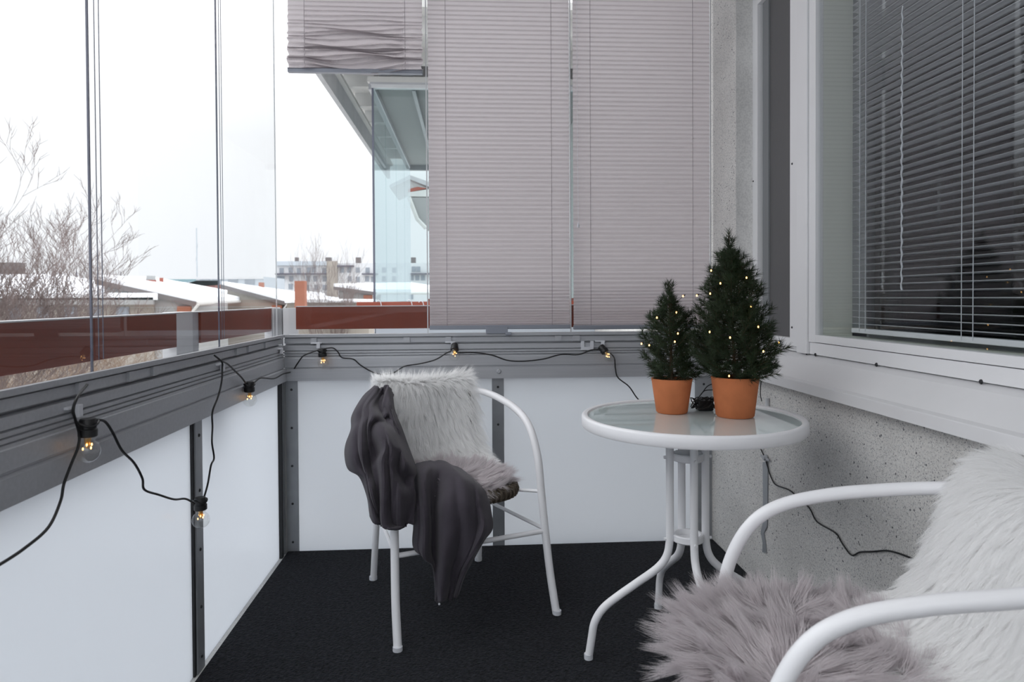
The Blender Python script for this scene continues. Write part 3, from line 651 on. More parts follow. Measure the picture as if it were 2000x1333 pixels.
# ------------------------------------------------------------------ chairs
LOOP = [(.262, .262, .010), (.258, .228, .13), (.253, .205, .26), (.249, .187, .38), (.247, .168, .49), (.245, .128, .570), (.245, .070, .614), (.245, -.02, .640), (.242, -.11, .654),
        (.232, -.18, .664), (.205, -.243, .674), (.155, -.288, .683), (.08, -.314, .688), (0, -.322, .690)]
def make_chair(loc_, ang, label):
    c = empty('bistro_chair', loc_, ang, label=label, cat='chair')
    L = [(s, -t, z) for s, t, z in LOOP]; full = L+[(-x, y, z) for x, y, z in L[-2::-1]]
    MB().tube(cr(full, 6), .0128, 16).build('arm_frame', 'white_metal', c, smooth=True)
    for sg in (1, -1):
        MB().tube(cr([(sg*.206, .262, .010), (sg*.203, .245, .13), (sg*.198, .225, .27), (sg*.19, .20, .38), (sg*.178, .15, .400), (sg*.170, .08, .402)], 5), .0118, 14).build('leg', 'white_metal', c, smooth=True)
        MB().tube([(sg*.190, -.135, .388), (sg*.248, -.182, .388)], .0055, 8).build('seat_bracket', 'white_metal', c, smooth=True)
        MB().tube([(sg*.252, -.203, .268), (sg*.198, .225, .268)], .0065, 8).build('side_stretcher', 'white_metal', c, smooth=True)
        for x, y in ((.263, -.264), (.206, .264)): MB().tube([(sg*x, y, .0095), (sg*x, y, .022)], .0142, 12).build('foot_cap', 'cord', c, smooth=True)
    MB().tube([(-.252, -.203, .262), (.252, -.203, .262)], .0082, 10).build('front_stretcher', 'white_metal', c, smooth=True)
    # woven seat: rounded square, rolled edge
    g = []; nn = 48
    def rad(a): return .205/((abs(math.cos(a))**3.2+abs(math.sin(a))**3.2)**(1/3.2))
    prof = [(.02, .408), (.5, .404), (.85, .408), (.93, .412), (.985, .406), (1.0, .394), (.985, .382), (.93, .376), (.5, .376), (.02, .376)]
    for f, z in prof: g.append([(math.cos(2*PI*k/nn)*rad(2*PI*k/nn)*f, math.sin(2*PI*k/nn)*rad(2*PI*k/nn)*f*.98, z) for k in range(nn+1)])
    MB().grid(g).build('seat', 'wicker', c, smooth=True)
    for k in range(0, 30):     # binding strands wound around the front edge
        a = -PI/2+(k-14.5)*.085; r_ = rad(a); ca, sa = math.cos(a), math.sin(a)
        MB().tube([(ca*r_*f, sa*r_*.98*f, z) for f, z in ((.93, .414), (.99, .409), (1.012, .394), (.99, .379), (.93, .374))], .0045, 6).build('binding', 'wicker', c, smooth=True)
    rows = []
    for i in range(9):
        z = .405+.275*i/8; f = i/8; row = []
        for j in range(17):
            s_ = (j/8-1); x = s_*(.150+.025*f); y = .215+.085*f-.055*abs(s_)**2.2*(1+.2*f); row.append((x, y+.02*abs(s_)**2+.0015*((i+j) % 2), z+.0))
        rows.append(row)
    MB().grid(rows).build('backrest', 'wicker', c, smooth=True, solid=.007)
    return c
C1 = ((-.065, 2.32, 0), math.atan2(.367, .93)); C2 = ((.62, 1.06, 0), math.radians(-105))
ch1 = make_chair(*C1, 'white bistro chair in front of the end parapet draped with fur and a grey throw')
ch2 = make_chair(*C2, 'white bistro chair close up by the concrete wall with long grey fur on its seat')

# ------------------------------------------------------------------ fur
def sample_grid(P, u, v):
    a, b = P.shape[0]-1, P.shape[1]-1; x = np.clip(u*a, 0, a-1e-6); y = np.clip(v*b, 0, b-1e-6)
    i = x.astype(int); j = y.astype(int); fx = (x-i)[:, None]; fy = (y-j)[:, None]
    A, B, C_, D_ = P[i, j], P[i+1, j], P[i, j+1], P[i+1, j+1]
    p = A*(1-fx)*(1-fy)+B*fx*(1-fy)+C_*(1-fx)*fy+D_*fx*fy
    du = (B-A)*(1-fy)+(D_-C_)*fy; dv = (C_-A)*(1-fx)+(D_-B)*fx
    nrm = np.cross(du, dv); nrm /= np.linalg.norm(nrm, axis=1)[:, None]+1e-9
    return p, du/(np.linalg.norm(du, axis=1)[:, None]+1e-9), dv/(np.linalg.norm(dv, axis=1)[:, None]+1e-9), nrm
def fur(name, p, nrm, comb, length, width, m, parent, seed, clumps=600, clump=.6, droop=.3, wild=.25, segs=4, swirl=0):
    r = np.random.default_rng(seed); n = len(p); L = length*r.uniform(.6, 1.15, n)
    ci = r.integers(0, n, clumps); cp_ = p[ci]; idx = np.empty(n, int)
    for k in range(0, n, 4000):
        idx[k:k+4000] = np.argmin(((p[k:k+4000, None, :]-cp_[None])**2).sum(2), axis=1)
    cdir = r.normal(0, 1, (clumps, 3))*wild*1.2
    d = nrm*.75+comb*.8+cdir[idx]+r.normal(0, 1, (n, 3))*wild*.5
    d /= np.linalg.norm(d, axis=1)[:, None]
    center = cp_[idx]; rows = []
    side = np.cross(d, r.normal(0, 1, (n, 3))); side /= np.linalg.norm(side, axis=1)[:, None]
    ph = r.uniform(0, 6.28, clumps)[idx]
    tipc = center+(nrm*.75+comb*.8+cdir[idx])*L[:, None]*.8
    V = np.empty((n, segs+1, 2, 3))
    for s in range(segs+1):
        t = s/segs
        q = p+d*L[:, None]*t+comb*(droop*L*t*t)[:, None]-nrm*(droop*.45*L*t*t)[:, None]
        q = q*(1-clump*t**1.5)+ (center+(tipc-center)*t)*(clump*t**1.5)
        q = q+side*(np.sin(ph+t*5)*L*.04*t)[:, None]
        w_ = width*(1-t**1.6*.9)
        V[:, s, 0] = q-side*w_/2; V[:, s, 1] = q+side*w_/2
    base = (np.arange(n)*(segs+1)*2)[:, None]
    F = np.concatenate([np.stack([base[:, 0]+2*s, base[:, 0]+2*s+1, base[:, 0]+2*s+3, base[:, 0]+2*s+2], 1) for s in range(segs)])
    return np_mesh(name, V.reshape(-1, 3), F, m, parent, kind='stuff')
def catrow(pts, k): return [tuple(p) for p in cr(pts, k)]
def sheet(profile, s0, s1, ns, k=4, edge=lambda s, v: (0, 0, 0)):
    pr = cr([(0, -t, z) for t, z in profile], k); G = []
    for i in range(ns+1):
        u = i/ns; row = []
        for j, q in enumerate(pr):
            v = j/(len(pr)-1); a = s0(v) if callable(s0) else s0; b = s1(v) if callable(s1) else s1
            x = a+(b-a)*u; dx, dy, dz = edge(u, v); row.append((x+dx, q.y+dy, q.z+dz))
        G.append(row)
    return np.array(G)
def sheepskin(loc_, ang, G, label, seed, nh, lens, mats, group=None, comb_sign=1, **kw):
    r = empty('sheepskin', loc_, ang, label=label, cat='sheepskin', group=group)
    MB().grid([list(map(tuple, row)) for row in G]).build('hide', mats[0], r, smooth=True, solid=.008)
    rs = np.random.default_rng(seed); u = rs.random(nh); v = rs.random(nh)
    p, du, dv, nr = sample_grid(G, u, v)
    nr = -nr
    L = lens(u, v)
    keep = L > .002
    p, dv, nr, L, u = p[keep], dv[keep], nr[keep], L[keep], u[keep]; du = du[keep]
    comb = dv*comb_sign+du*((u-.5)*.8)[:, None]
    comb /= np.linalg.norm(comb, axis=1)[:, None]
    fur('wool', p+nr*.003, nr, comb, L, kw.pop('width', .0011), mats[1], r, seed+1, **kw)
    return r
def wav(u, v): return (0, .012*math.sin(u*9+v*4)*(1-.5*v), .006*math.sin(u*7+1))
# white fleece over the far chair's back; strands point down the back, shorter where it lies on the seat
prof1 = [(-.352, .50), (-.358, .60), (-.350, .67), (-.325, .708), (-.290, .700), (-.262, .64), (-.238, .56), (-.205, .49), (-.15, .440), (-.07, .427), (.0, .424)]
G1 = sheet(prof1, lambda v: -.175, lambda v: .19+(.015*max(0, v-.6)/.4), 26, edge=wav)
sheepskin(*C1, G1, 'white sheepskin hung over the back of the chair that carries the grey throw', 11, 80000,
          lambda u, v: np.where(v < .28, .034, np.where(v < .66, .052, .052-.14*(v-.66))).clip(.010, .06), ('white_skin', 'white_fur'), clumps=2600, clump=.3, droop=.75, wild=.17, width=.0009)
def edge2(u, v): return (0, .012*math.sin(u*8+v*3), .008*math.sin(u*6+2)+.012*math.sin(PI*u))
prof2 = [(-.338, .45), (-.345, .60), (-.338, .69), (-.300, .722), (-.25, .715), (-.212, .665), (-.182, .59), (-.152, .52), (-.108, .465), (-.03, .445), (.02, .440)]
G2 = sheet(prof2, lambda v: -.215+.03*v, lambda v: .215+.035*v, 30, edge=edge2)
sheepskin(*C2, G2, 'fluffy white sheepskin over the back of the nearest chair', 21, 90000,
          lambda u, v: np.where(v < .24, .0, np.where(v < .7, .032, .032-.06*(v-.7))), ('white_skin', 'white_fur'), clumps=3500, clump=.25, droop=.75, wild=.15, width=.0009)
def pad(loc_, ang, R_, label, seed, nh, length, zt, cy=0, cx=0, clumps=500, width=.0011, sx=1.0, sy=1.0, part='cushion'):
    r = empty('fur_seat_pad', loc_, ang, label=label, cat='seat pad')
    nn = 40; g = []
    def rad(a): return R_/((abs(math.cos(a))**3+abs(math.sin(a))**3)**(1/3))
    for f, z in ((.02, zt), (.4, zt), (.7, zt-.002), (.9, zt-.008), (.98, zt-.018), (1, zt-.026), (.97, zt-.033), (.9, zt-.035), (.02, zt-.035)):
        g.append([(cx+sx*math.cos(2*PI*k/nn)*rad(2*PI*k/nn)*f, cy+sy*math.sin(2*PI*k/nn)*rad(2*PI*k/nn)*f, z) for k in range(nn+1)])
    MB().grid(g).build(part, 'grey_skin', r, smooth=True)
    rs = np.random.default_rng(seed); a = rs.uniform(0, 2*PI, nh); f = np.sqrt(rs.random(nh))*1.04
    rr = R_/((np.abs(np.cos(a))**3+np.abs(np.sin(a))**3)**(1/3))
    over = np.clip(f-.86, 0, None)
    fz = np.minimum(f, 1.0)
    p = np.stack([cx+sx*np.cos(a)*rr*fz, cy+sy*np.sin(a)*rr*fz, zt-over*.14], 1)
    nrm = np.stack([np.cos(a)*over*6, np.sin(a)*over*6, np.ones(nh)*1.0], 1); nrm /= np.linalg.norm(nrm, axis=1)[:, None]
    # coat lies in broad locks, each falling its own way
    fx = np.sin(p[:, 0]*23+seed)+np.cos(p[:, 1]*31+1); fy = np.cos(p[:, 0]*19-2)+np.sin(p[:, 1]*27+seed)
    comb = np.stack([np.cos(a)*f*1.2+.5*fx, np.sin(a)*f*1.2+.5*fy, -.25*f], 1); comb /= np.linalg.norm(comb, axis=1)[:, None]+1e-6
    fur('wool', p, nrm, comb, np.full(nh, length), width, 'grey_fur', r, seed+1, clumps=clumps, clump=.58, droop=.5, wild=.27, segs=5)
    return r
pad(*C1, .172, 'small grey fur pad on the seat of the chair with the throw', 31, 26000, .046, .437, cy=-.01, clumps=420)
pad(*C2, .205, 'large grey shaggy fur pad on the seat of the nearest chair', 41, 60000, .062, .452, cy=-.055, clumps=650, width=.0010)

# ------------------------------------------------------------------ grey fleece throw over the arm and seat of the far chair
def crop(x, y): return 660+x*.45, 700+y*.45
A_rows = [
 (2.43, [(150,130),(160,122),(172,124),(185,130),(197,124),(210,117),(222,122),(230,135),(236,150)]),
 (2.375, [(108,170),(125,160),(145,158),(165,165),(180,170),(195,168),(212,160),(228,165),(237,185)]),
 (2.285, [(62,250),(80,225),(110,212),(140,205),(165,215),(185,222),(205,215),(228,215),(245,235)]),
 (2.21, [(58,310),(75,285),(105,262),(140,250),(175,258),(205,275),(228,275),(250,280),(276,305)]),
 (2.16, [(38,370),(60,335),(95,315),(125,300),(150,290),(190,295),(230,320),(270,350),(305,385)]),
 (2.105, [(34,420),(60,420),(95,405),(125,385),(150,345),(200,340),(245,380),(290,420),(332,460)]),
 (2.07, [(48,480),(80,490),(110,480),(128,450),(170,420),(205,395),(250,415),(300,470),(338,495)]),
 (2.04, [(95,515),(116,527),(128,520),(140,500),(165,470),(190,450),(240,470),(285,530),(330,535)]),
 (2.02, [(128,600),(135,612),(142,600),(155,580),(180,560),(195,540),(240,560),(290,590),(335,600)]),
 (2.01, [(138,668),(150,690),(165,695),(185,690),(188,700),(195,715),(240,720),(292,712),(330,700)]),
 (2.01, [(140,690),(160,712),(185,720),(190,714),(196,725),(225,738),(290,738),(296,716),(330,722)])]
A_off = [(-.05,.0,.03,-.005,.015,.045,.04,.01,-.05), (-.06,.0,.03,.035,.0,-.01,.04,.03,-.05), (-.06,.01,.03,.04,.02,-.015,.0,.035,-.04), (-.07,.0,.02,.04,.04,.0,-.015,.02,-.03),
         (-.07,.01,.04,.035,.0,.045,.04,.01,-.04), (-.06,.02,.045,.03,-.02,.05,.055,.03,-.04), (-.06,.01,.03,.01,-.03,.05,.03,.03,-.03), (-.05,.0,.015,.0,-.015,.05,.02,-.015,.0),
         (-.04,.01,.01,.03,-.01,.045,.03,.02,-.01), (-.03,.01,.02,-.005,.01,.045,.03,.0,.01), (-.03,.01,.02,-.005,.01,.045,.03,.0,.01)]
B_rows = [
 (2.27, [(322,475),(345,458),(380,449),(420,447),(460,452),(500,465),(530,480),(560,500),(590,520)]),
 (2.17, [(322,515),(345,492),(385,475),(430,478),(480,485),(530,500),(570,520),(605,545),(638,568)]),
 (2.11, [(326,565),(345,545),(380,525),(430,530),(480,535),(530,540),(580,560),(620,582),(651,602)]),
 (2.05,[(329,640),(350,640),(385,632),(415,640),(460,640),(520,640),(580,645),(625,652),(661,656)]),
 (2.03,[(330,730),(355,740),(390,740),(418,745),(460,745),(520,745),(580,740),(630,737),(669,737)]),
 (2.02,[(331,828),(355,845),(390,858),(420,850),(455,850),(500,850),(550,840),(595,823),(633,793)]),
 (2.02,[(405,888),(410,892),(415,896),(422,900),(450,915),(480,918),(515,915),(548,908),(580,890)]),
 (2.02,[(423,985),(425,990),(427,990),(430,985),(447,990),(475,995),(503,985),(525,972),(546,948)]),
 (2.02,[(424,1052),(427,1056),(432,1058),(438,1056),(450,1052),(470,1052),(490,1048),(506,1040),(522,1022)])]
B_off = [(-.03,.0,.0,.0,.0,.0,.0,-.01,-.03), (-.04,.02,.03,-.005,.015,.03,.02,.0,-.04), (-.03,.01,.045,-.02,.02,.04,.035,.01,-.05), (-.03,.02,.035,-.03,.03,.045,.03,-.005,-.04),
         (-.02,.02,.03,-.03,.035,.04,.015,.02,-.04), (-.02,.025,.02,-.03,.04,.03,.0,.03,-.03), (-.02,.0,.0,-.01,.035,.02,-.01,.02,-.02), (-.015,.0,.0,.0,.03,.01,-.015,.01,-.02), (-.01,.0,.0,.0,.025,.01,-.01,.01,-.01)]
def loft(rows, offs, k=6):
    P = [[at(*crop(x, y), Y-o*1.15) for (x, y), o in zip(r, of)] for (Y, r), of in zip(rows, offs)]
    R1 = [cr(row, k) for row in P]; cols = [cr([R1[i][j] for i in range(len(R1))], k) for j in range(len(R1[0]))]
    return [[cols[j][i] for j in range(len(cols))] for i in range(len(cols[0]))]
bk = empty('fleece_throw', tuple(C1[0]), label='dark grey fleece throw slung over the arm and seat of the far chair', cat='blanket')
def rel(Gd): return [[Vector(p)-bk.location for p in row] for row in Gd]
GA, GB = rel(loft(A_rows, A_off)), rel(loft(B_rows, B_off))
def ripple(G, s, creases):
    for i, row in enumerate(G):
        for j, p in enumerate(row):
            u = j/len(row); v = i/len(G)
            p.y += .006*math.sin(u*13+v*9+s)+.003*math.sin(u*23-v*17+s*2)
            for a_, b_, c_, w_, d_ in creases:       # sharp valleys running down the cloth
                x_ = (u-(a_+b_*v+c_*math.sin(v*5+a_*9)))/w_
                p.y += d_*.85*math.exp(-x_*x_*4)*min(1, 4*v+.2)-d_*.6*math.exp(-(x_-1.1)**2*2)
ripple(GA, 0, [(.20, .12, .05, .06, .022), (.42, -.10, .06, .07, .026), (.66, .02, -.05, .06, .024), (.84, -.06, .03, .05, .02)])
ripple(GB, 2, [(.10, .08, .02, .05, .014), (.30, .02, .02, .05, .024), (.55, .10, .04, .08, .018), (.78, .04, -.03, .06, .018)])
MB().grid(GA).build('cloth', 'fleece', bk, smooth=True, solid=.006); MB().grid(GB).build('cloth', 'fleece', bk, smooth=True, solid=.006)
# back flap of the throw behind the arm so that it wraps the arm
back = [[Vector(p)+Vector((.03, .09, -.004)) for p in row[:30]] for row in GA[6:50]]
MB().grid(back).build('cloth', 'fleece', bk, smooth=True, solid=.006)
def hem(pts, n): MB().tube(pts, [.0030 if k % 2 else .0020 for k in range(len(pts))], 6).build('hem', 'hem', bk, smooth=False)
hem(GA[-1], 0); hem(GB[-1], 1); hem([r_[-1] for r_ in GB[12:]], 2); hem([r_[0] for r_ in GB[30:]], 3)
hem([GA[i][int(24+(i-30)*.0)] for i in range(30, len(GA))], 4)
o = MB().lathe([(.0001, .003), (.003, .002), (.003, -.002), (.0001, -.003)], n=8).build('care_label', 'cord', bk); o.location = GB[-1][20]-Vector((0, .006, 0))

# ------------------------------------------------------------------ potted firs
def pot(parent, rb, rt, h, soil_z=.012):
    t = .006; prof = [(.0001, 0), (rb-.004, 0), (rb, .004), (rt-.001, h*.92), (rt, h-.004), (rt, h-.0005), (rt-.003, h), (rt-t, h-.002), (rt-t-.002, h-soil_z-.006)]
    MB().lathe(prof, n=56).build('flowerpot', 'terra', parent, smooth=True)
    MB().lathe([(.0001, h-soil_z+.002), (rt*.5, h-soil_z+.003), (rt-t-.001, h-soil_z), (rt-t-.001, h-soil_z-.01), (.0001, h-soil_z-.01)], n=32).build('soil', 'soil', parent, smooth=True)
def needles(tw, rd, nl=.017, dens=1300, wid=.0014):
    V, F = [], []
    for a, b in tw:
        a = np.array(a); b = np.array(b); ax = b-a; L = np.linalg.norm(ax); ax /= L
        n = max(10, int(L*dens)); t = rd.random(n); t[:max(6, n//7)] = rd.uniform(.93, 1, max(6, n//7))
        u = np.cross(ax, [.3, .5, .81]); u /= np.linalg.norm(u); v_ = np.cross(ax, u)
        th = rd.uniform(0, 2*PI, n); rdir = np.cos(th)[:, None]*u+np.sin(th)[:, None]*v_
        fw = .75+.5*t; d = rdir*1.0+ax*fw[:, None]+rd.normal(0, .12, (n, 3)); d /= np.linalg.norm(d, axis=1)[:, None]
        l_ = nl*rd.uniform(.75, 1.15, n); p = a+ax*(t*L)[:, None]; s1 = np.cross(d, rdir+.01); s1 /= np.linalg.norm(s1, axis=1)[:, None]+1e-9; s2 = np.cross(d, s1)
        w_ = wid/2
        q = np.stack([p+s1*w_, p-s1*w_*.5+s2*w_*.87, p-s1*w_*.5-s2*w_*.87, p+d*l_[:, None]], 1)
        base = len(V)*0+sum(len(x) for x in V); V.append(q.reshape(-1, 3)); i = base+np.arange(n)*4
        F.append(np.concatenate([np.stack([i, i+1, i+3], 1), np.stack([i+1, i+2, i+3], 1), np.stack([i+2, i, i+3], 1)]))
    return np.concatenate(V), np.concatenate(F)
def fir(base, rb, rt, ph, H_, prof, nb_, seed, label, leanv, nl=.023):
    r = empty('potted_fir', base, label=label, cat='tree'); pot(r, rb, rt, ph)
    rd = np.random.default_rng(seed); z0 = ph-.012
    axis = lambda f: Vector((leanv[0]*f, leanv[1]*f, z0+(H_)*f))
    MB().tube([axis(i/8) for i in range(9)], [.0055*(1-.8*i/8) for i in range(9)], 8).build('trunk', 'bark', r, smooth=True)
    tw = []; bm_ = MB(); g_ = 2.39996
    for i in range(nb_):
        f = (i+.5)/nb_; f = f**1.12; f = .02+.94*f
        R_ = np.interp(f, [p[0] for p in prof], [p[1] for p in prof])*rd.uniform(.62, 1.12)
        a = i*g_+rd.uniform(-.3, .3); up = .16+1.2*f+rd.uniform(-.15, .15)
        s = axis(f*.86); d = Vector((math.cos(a), math.sin(a), up)); e_ = s+Vector((d.x*R_, d.y*R_, d.z*R_*.72))
        md = s.lerp(e_, .5)+Vector((0, 0, -.10*R_)); 
        bm_.tube([s, md, e_], [.0016, .0012, .0007], 4); tw += [(tuple(s.lerp(md, .4)), tuple(md)), (tuple(md), tuple(e_))]
        for k in range(3):
            t = rd.uniform(.35, .85); b0 = s.lerp(e_, t); sd = Vector((-d.y, d.x, 0))*(1 if k % 2 else -1); e2 = b0+(d*.55+sd*rd.uniform(.4, .8)+Vector((0, 0, .35))).normalized()*R_*rd.uniform(.28, .46)
            bm_.tube([b0, e2], [.001, .0006], 3); tw.append((tuple(b0), tuple(e2)))
    top = axis(1); tw += [(tuple(axis(.84)), tuple(axis(.93))), (tuple(axis(.93)), tuple(top))]
    for k in range(4):
        a = k*1.6; s = axis(.86); tw.append((tuple(s), tuple(s+Vector((math.cos(a)*.012, math.sin(a)*.012, .035)))))
    bm_.build('branches', 'bark', r, kind='stuff')
    V, F = needles(tw, rd, nl); np_mesh('needles', V, F, 'needle', r, kind='stuff', smooth=False); return r
# profile: (fraction of height, spread radius)
bigB = (.742, 1.865, .6945); smB = (.586, 1.945, .6945)
fb = fir(bigB, .052, .065, .112, .418, [(0, .105), (.12, .138), (.3, .118), (.5, .088), (.7, .062), (.85, .040), (1, .014)], 170, 5, 'taller lit fir in a terracotta pot on the glass table', (-.018, 0))
fs = fir(smB, .045, .0585, .100, .288, [(0, .07), (.2, .082), (.45, .078), (.65, .058), (.8, .03), (1, .012)], 80, 9, 'shorter fir in a small terracotta pot on the glass table', (-.008, 0))
# micro light strings
def fairy(name, pts, c, label, Y):
    r = empty(name, c, label=label, cat='string lights'); P_ = []
    for k, (px, py, dy) in enumerate(pts):
        q = at(px, py, Y-dy); P_.append(q-Vector(c))
    for q in P_:
        MB().lathe([(.0001, .0032), (.0016, .0022), (.0019, 0), (.0016, -.002), (.0001, -.0026)], n=8).build('bulb', 'led', r, smooth=True).location = q
        MB().tube([q+Vector((.002, .001, .001)), q+Vector((.008, .006, .004))], .0017, 6).build('socket', 'black', r)
    w_ = []
    for k, q in enumerate(P_):
        w_.append(q+Vector((.008, .006, .004)))
        if k+1 < len(P_): w_.append((q+P_[k+1])/2+Vector((0, .045, .0)))
    MB().tube(cr(w_, 5), .0008, 5).build('wire', 'black', r, smooth=True); return r
fairy('fairy_lights', [(1389, 529, .035), (1458, 543, .06), (1407, 554, .05), (1387, 574, .06), (1361, 578, .07), (1467, 599, .08), (1481, 639, .09), (1386, 649, .10), (1426, 660, .12), (1521, 670, .05), (1491, 687, .10), (1424, 735, .07)],
      bigB, 'string of tiny warm lights wound through the taller fir', 1.87)
fairy('fairy_lights', [(1334, 579, .03), (1321, 611, .05), (1283, 621, .05), (1324, 652, .08), (1318, 668, .08), (1268, 675, .06), (1253, 672, .03)],
      smB, 'string of tiny warm lights wound through the shorter fir', 1.945)
q = (.690, 1.97, .6945); ad_ = empty('light_adapter', q, label='black power adapter with coiled cable between the two pots', cat='adapter')
MB().box((-.020, -.012, 0), (.026, .022, .030)).build('body', 'black', ad_, bevel=.004)
pts = [(.036*math.cos(k*.5)*(1+.25*math.sin(k*.37)), -.012+.012*math.sin(k*.5), .024+.016*math.sin(k*.93)+.0) for k in range(70)]
MB().tube(pts, .0016, 5).build('coil', 'black', ad_, smooth=True)
L_ = lambda px, py, Y: at(px, py, Y)-Vector(q)
MB().tube(cr([L_(1358, 784, 1.96), L_(1370, 770, 1.96), L_(1383, 754, 1.96), L_(1402, 748, 1.94)], 6), .0014, 5).build('lead', 'black', ad_, smooth=True)
MB().tube(cr([L_(1358, 786, 1.95), L_(1366, 775, 1.955), L_(1376, 764, 1.96), L_(1392, 762, 1.95)], 6), .0014, 5).build('lead', 'black', ad_, smooth=True)
# ------------------------------------------------------------------ festoon string light on the rails
FX = XL+.028
sl = empty('festoon_light', (XL, YB, .85), label='black festoon cable with clear globe bulbs running along both rails', cat='string lights')
S = Vector(sl.location)
def fl_(px, py, X=FX): return atx(px, py, X)-S
def fb_(px, py, Y=YB-.028): return at(px, py, Y)-S
def cable(pts, k=6): MB().tube(cr(pts, k), .0026, 8).build('cable', 'black', sl, smooth=True)
cable([fl_(-60, 1135, -.70), fl_(0, 1103, -.70), fl_(50, 1070, -.70), fl_(95, 1030, -.70), fl_(118, 980), fl_(125, 945), fl_(140, 905), fl_(152, 875), fl_(155, 850), fl_(147, 820), fl_(143, 800), fl_(152, 775), fl_(170, 752, XL+.01)])
cable([fl_(187, 820), fl_(205, 824), fl_(220, 845), fl_(238, 880), fl_(262, 905), fl_(278, 935), fl_(282, 957), fl_(310, 967), fl_(340, 976), fl_(362, 975), fl_(380, 984)])
cable([fl_(398, 974), fl_(406, 945), fl_(412, 910), fl_(418, 895), fl_(414, 865), fl_(415, 835), fl_(415, 805), fl_(426, 775), fl_(433, 745), fl_(434, 720), fl_(433, 707), fl_(418, 694, XL+.008)])
cable([fl_(433, 706), fl_(445, 712), fl_(462, 728), fl_(472, 738), fl_(480, 749)])
cable([fl_(496, 748), fl_(510, 739), fl_(535, 740), fl_(553, 731), fl_(570, 726), fb_(580, 712), fb_(592, 696), fb_(608, 689), fb_(622, 684)])
cable([fb_(636, 681), fb_(650, 680), fb_(660, 688), fb_(668, 699), fb_(690, 702), fb_(706, 715), fb_(735, 730), fb_(765, 730), fb_(790, 716), fb_(820, 711), fb_(850, 703), fb_(872, 690), fb_(882, 686)])
cable([fb_(894, 690), fb_(925, 689), fb_(960, 694), fb_(990, 704), fb_(1020, 706), fb_(1060, 702), fb_(1095, 693), fb_(1130, 693), fb_(1155, 684), fb_(1172, 683)])
cable([fb_(1192, 690), fb_(1200, 700), fb_(1202, 720), fb_(1207, 738), fb_(1228, 755), fb_(1242, 775), fb_(1252, 786)])
GR = .0225
def globe(p, axis, sock_len=.034, src=[None]):
    d = Vector(axis).normalized(); rot = Vector((0, 0, -1)).rotation_difference(d).to_euler()
    if src[0] is None:
        s = MB().lathe([(.0001, 0), (.013, 0), (.0145, -.003), (.0145, -.018), (.0165, -.020), (.0165, -.032), (.0145, -.034), (.0001, -.034)], n=20).build('socket', 'black', sl, smooth=True)
        pr = [(.0115, -.034), (.0125, -.038)]+[(GR*math.sin(a), -.060-GR*-math.cos(a)*1 if False else -.060+GR*math.cos(a)) for a in [math.radians(x) for x in range(30, 180, 12)]]+[(.0001, -.060-GR)]
        MB().lathe(pr, n=28).build('globe', 'bulb', s, smooth=True)
        MB().lathe([(.0001, -.036), (.006, -.036), (.005, -.048), (.0018, -.056), (.0001, -.057)], n=10).build('filament_stem', 'led_core', s, smooth=True)
        for k in range(5):
            a = k*1.257; MB().lathe([(.0001, .0026), (.0012, .0016), (.0014, 0), (.0011, -.002), (.0001, -.0028)], n=8).build('led', 'led', s, smooth=True).location = (.0075*math.cos(a), .0075*math.sin(a), -.048-.008*(k % 2))
        src[0] = s; o_ = s
    else: o_ = copy_tree(src[0], sl)
    o_.location = p; o_.rotation_euler = rot; return o_
globe(fl_(172, 818, FX+.006), (-.02, -.02, -1)); globe(fl_(391, 972, FX), (.02, 0, -1)); globe(fl_(487, 746), (0, .02, -1))
globe(fb_(629, 681), (.06, 0, -1)); globe(fb_(888, 674, YB-.035), (.0, -.75, -.66)); globe(fb_(1173, 677, YB-.03), (.5, -.5, -.70))
# loops of cable tied round the sockets
for P_, s_ in ((fl_(172, 818, FX+.006), .0), (fl_(391, 972), .0), (fl_(487, 746), 0), (fb_(629, 681), 0)):
    MB().tube([P_+Vector((.017*math.cos(a), .017*math.sin(a), -.010+.004*math.sin(2*a))) for a in [k*PI/8 for k in range(17)]], .0022, 6).build('tie_loop', 'black', sl, smooth=True)
# clips holding the cable
CL = [None]
labels = [('white plastic clip on the left rail above the nearest bulb', fl_(145, 795, XL+.002), 'L'), ('white plastic clip on the left rail where the cable forks', fl_(430, 712, XL+.002), 'L'),
          ('small white clip on the left rail near the corner without cable', fl_(546, 682, XL+.002), 'L'), ('white plastic clip on the end rail holding the bulb nearest the corner', fb_(622, 671, YB-.002), 'B'),
          ('white plastic clip on the end rail above the middle bulb', fb_(884, 669, YB-.002), 'B'), ('white plastic clip on the end rail above the last bulb before the trees', fb_(1176, 667, YB-.002), 'B')]
for lb, p_, sd in labels:
    c = empty('cable_clip', tuple(S+p_), 0 if sd == 'B' else PI/2, label=lb, cat='clip', group='white cable clips on the rails')
    if CL[0] is None:
        MB().box((-.030, -.006, -.002), (.012, .004, .003)).build('arm', 'cord', c, bevel=.001); MB().box((-.006, -.012, -.020), (.008, -.002, .004)).build('hook', 'cord', c, bevel=.001); CL[0] = c
    else:
        for ch_ in list(CL[0].children): share(ch_, c)
q = at(1147, 675, YB-.003); c = empty('rail_bracket', tuple(q), label='small white square bracket on the end rail left of the last bulb', cat='bracket')
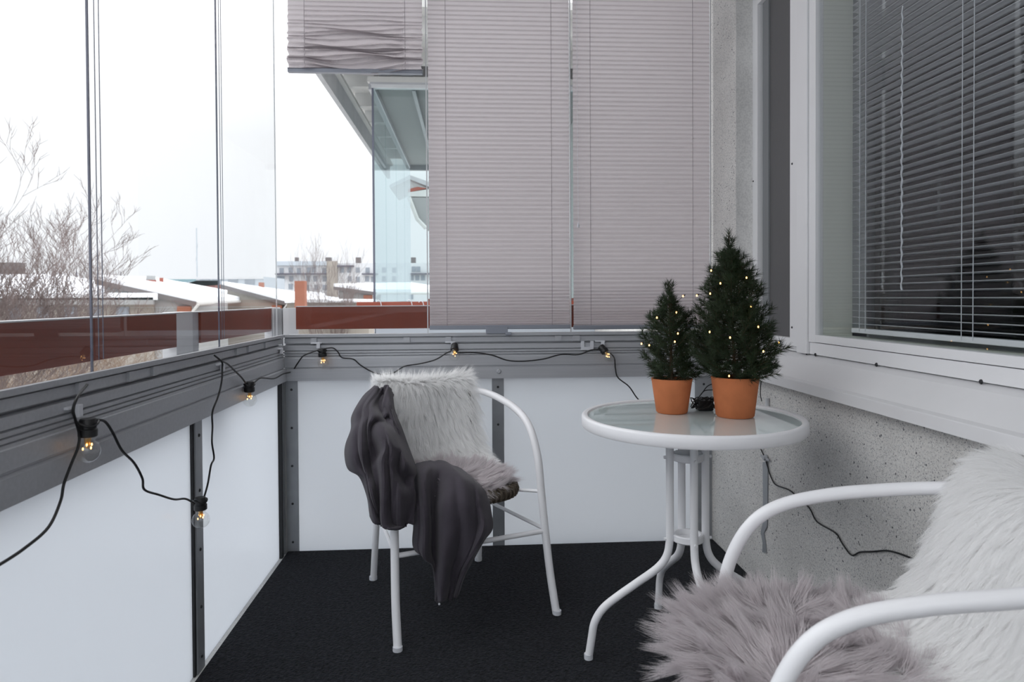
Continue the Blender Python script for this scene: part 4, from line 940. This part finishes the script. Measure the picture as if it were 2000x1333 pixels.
MB().box((-.026, -.004, -.019), (.026, .003, -.006)).box((-.026, -.004, -.006), (-.013, .003, .018)).box((.013, -.004, -.006), (.026, .003, .018)).build('plate', 'cord', c)
# cable on the right wall behind the table and the wing fitting with its strip
wc = empty('wall_cable', (XR, 2.28, .5), label='thin black cable running down the speckled concrete wall behind the table', cat='cable')
W_ = lambda px, py: atx(px, py, XR-.006)-Vector(wc.location)
MB().tube(cr([W_(1486, 878), W_(1494, 895), W_(1500, 915), W_(1507, 935), W_(1516, 948), W_(1540, 957), W_(1556, 970), W_(1580, 992), W_(1592, 1015), W_(1603, 1025), W_(1632, 1042), W_(1645, 1062), W_(1663, 1085), W_(1680, 1079), W_(1705, 1078), W_(1730, 1076), W_(1750, 1080), W_(1770, 1087), W_(1830, 1110)], 5), .0022, 8).build('cable', 'black', wc, smooth=True)
q = atx(1497, 895, XR-.004); wf = empty('wall_fitting', tuple(q), label='grey wing fitting with a grey strip on the concrete wall under the table edge', cat='fitting')
MB().lathe([(.0001, .012), (.007, .012), (.009, .006), (.012, .005), (.012, 0), (.0001, 0)], n=14).build('nut', 'alu', wf, smooth=True).rotation_euler = (0, -PI/2, 0)
MB().box((-.008, -.034, -.004), (-.003, -.010, .004)).box((-.008, .010, -.004), (-.003, .034, .004)).build('wing', 'alu', wf, bevel=.0015)
Q = lambda px, py: atx(px, py, XR-.001)-q
MB().prism([Q(1491, 903), Q(1501, 903), Q(1500, 1018), Q(1499, 1030), Q(1493, 1042), Q(1496, 1060), Q(1498, 1080), Q(1490, 1079), Q(1491, 1062), Q(1487, 1040), Q(1492, 1020)], (-.003, 0, 0)).build('strip', 'alu_post', wf)  # thin grey strip, wavy at its lower end
wcl = empty('wall_conduit', tuple(atx(1499, 785, XR-.006)), label='short pale tube end on the concrete wall beside the taller pot', cat='conduit')
MB().tube([(0, 0, .012), (0, 0, -.05)], .007, 12).build('tube', 'alu_light', wcl, smooth=True)
MB().tube(cr([(-.001, .01, .09), (-.02, 0, .08), (-.025, 0, .03), (-.015, .012, .0)], 5), .0016, 6).build('lead', 'black', wcl, smooth=True)
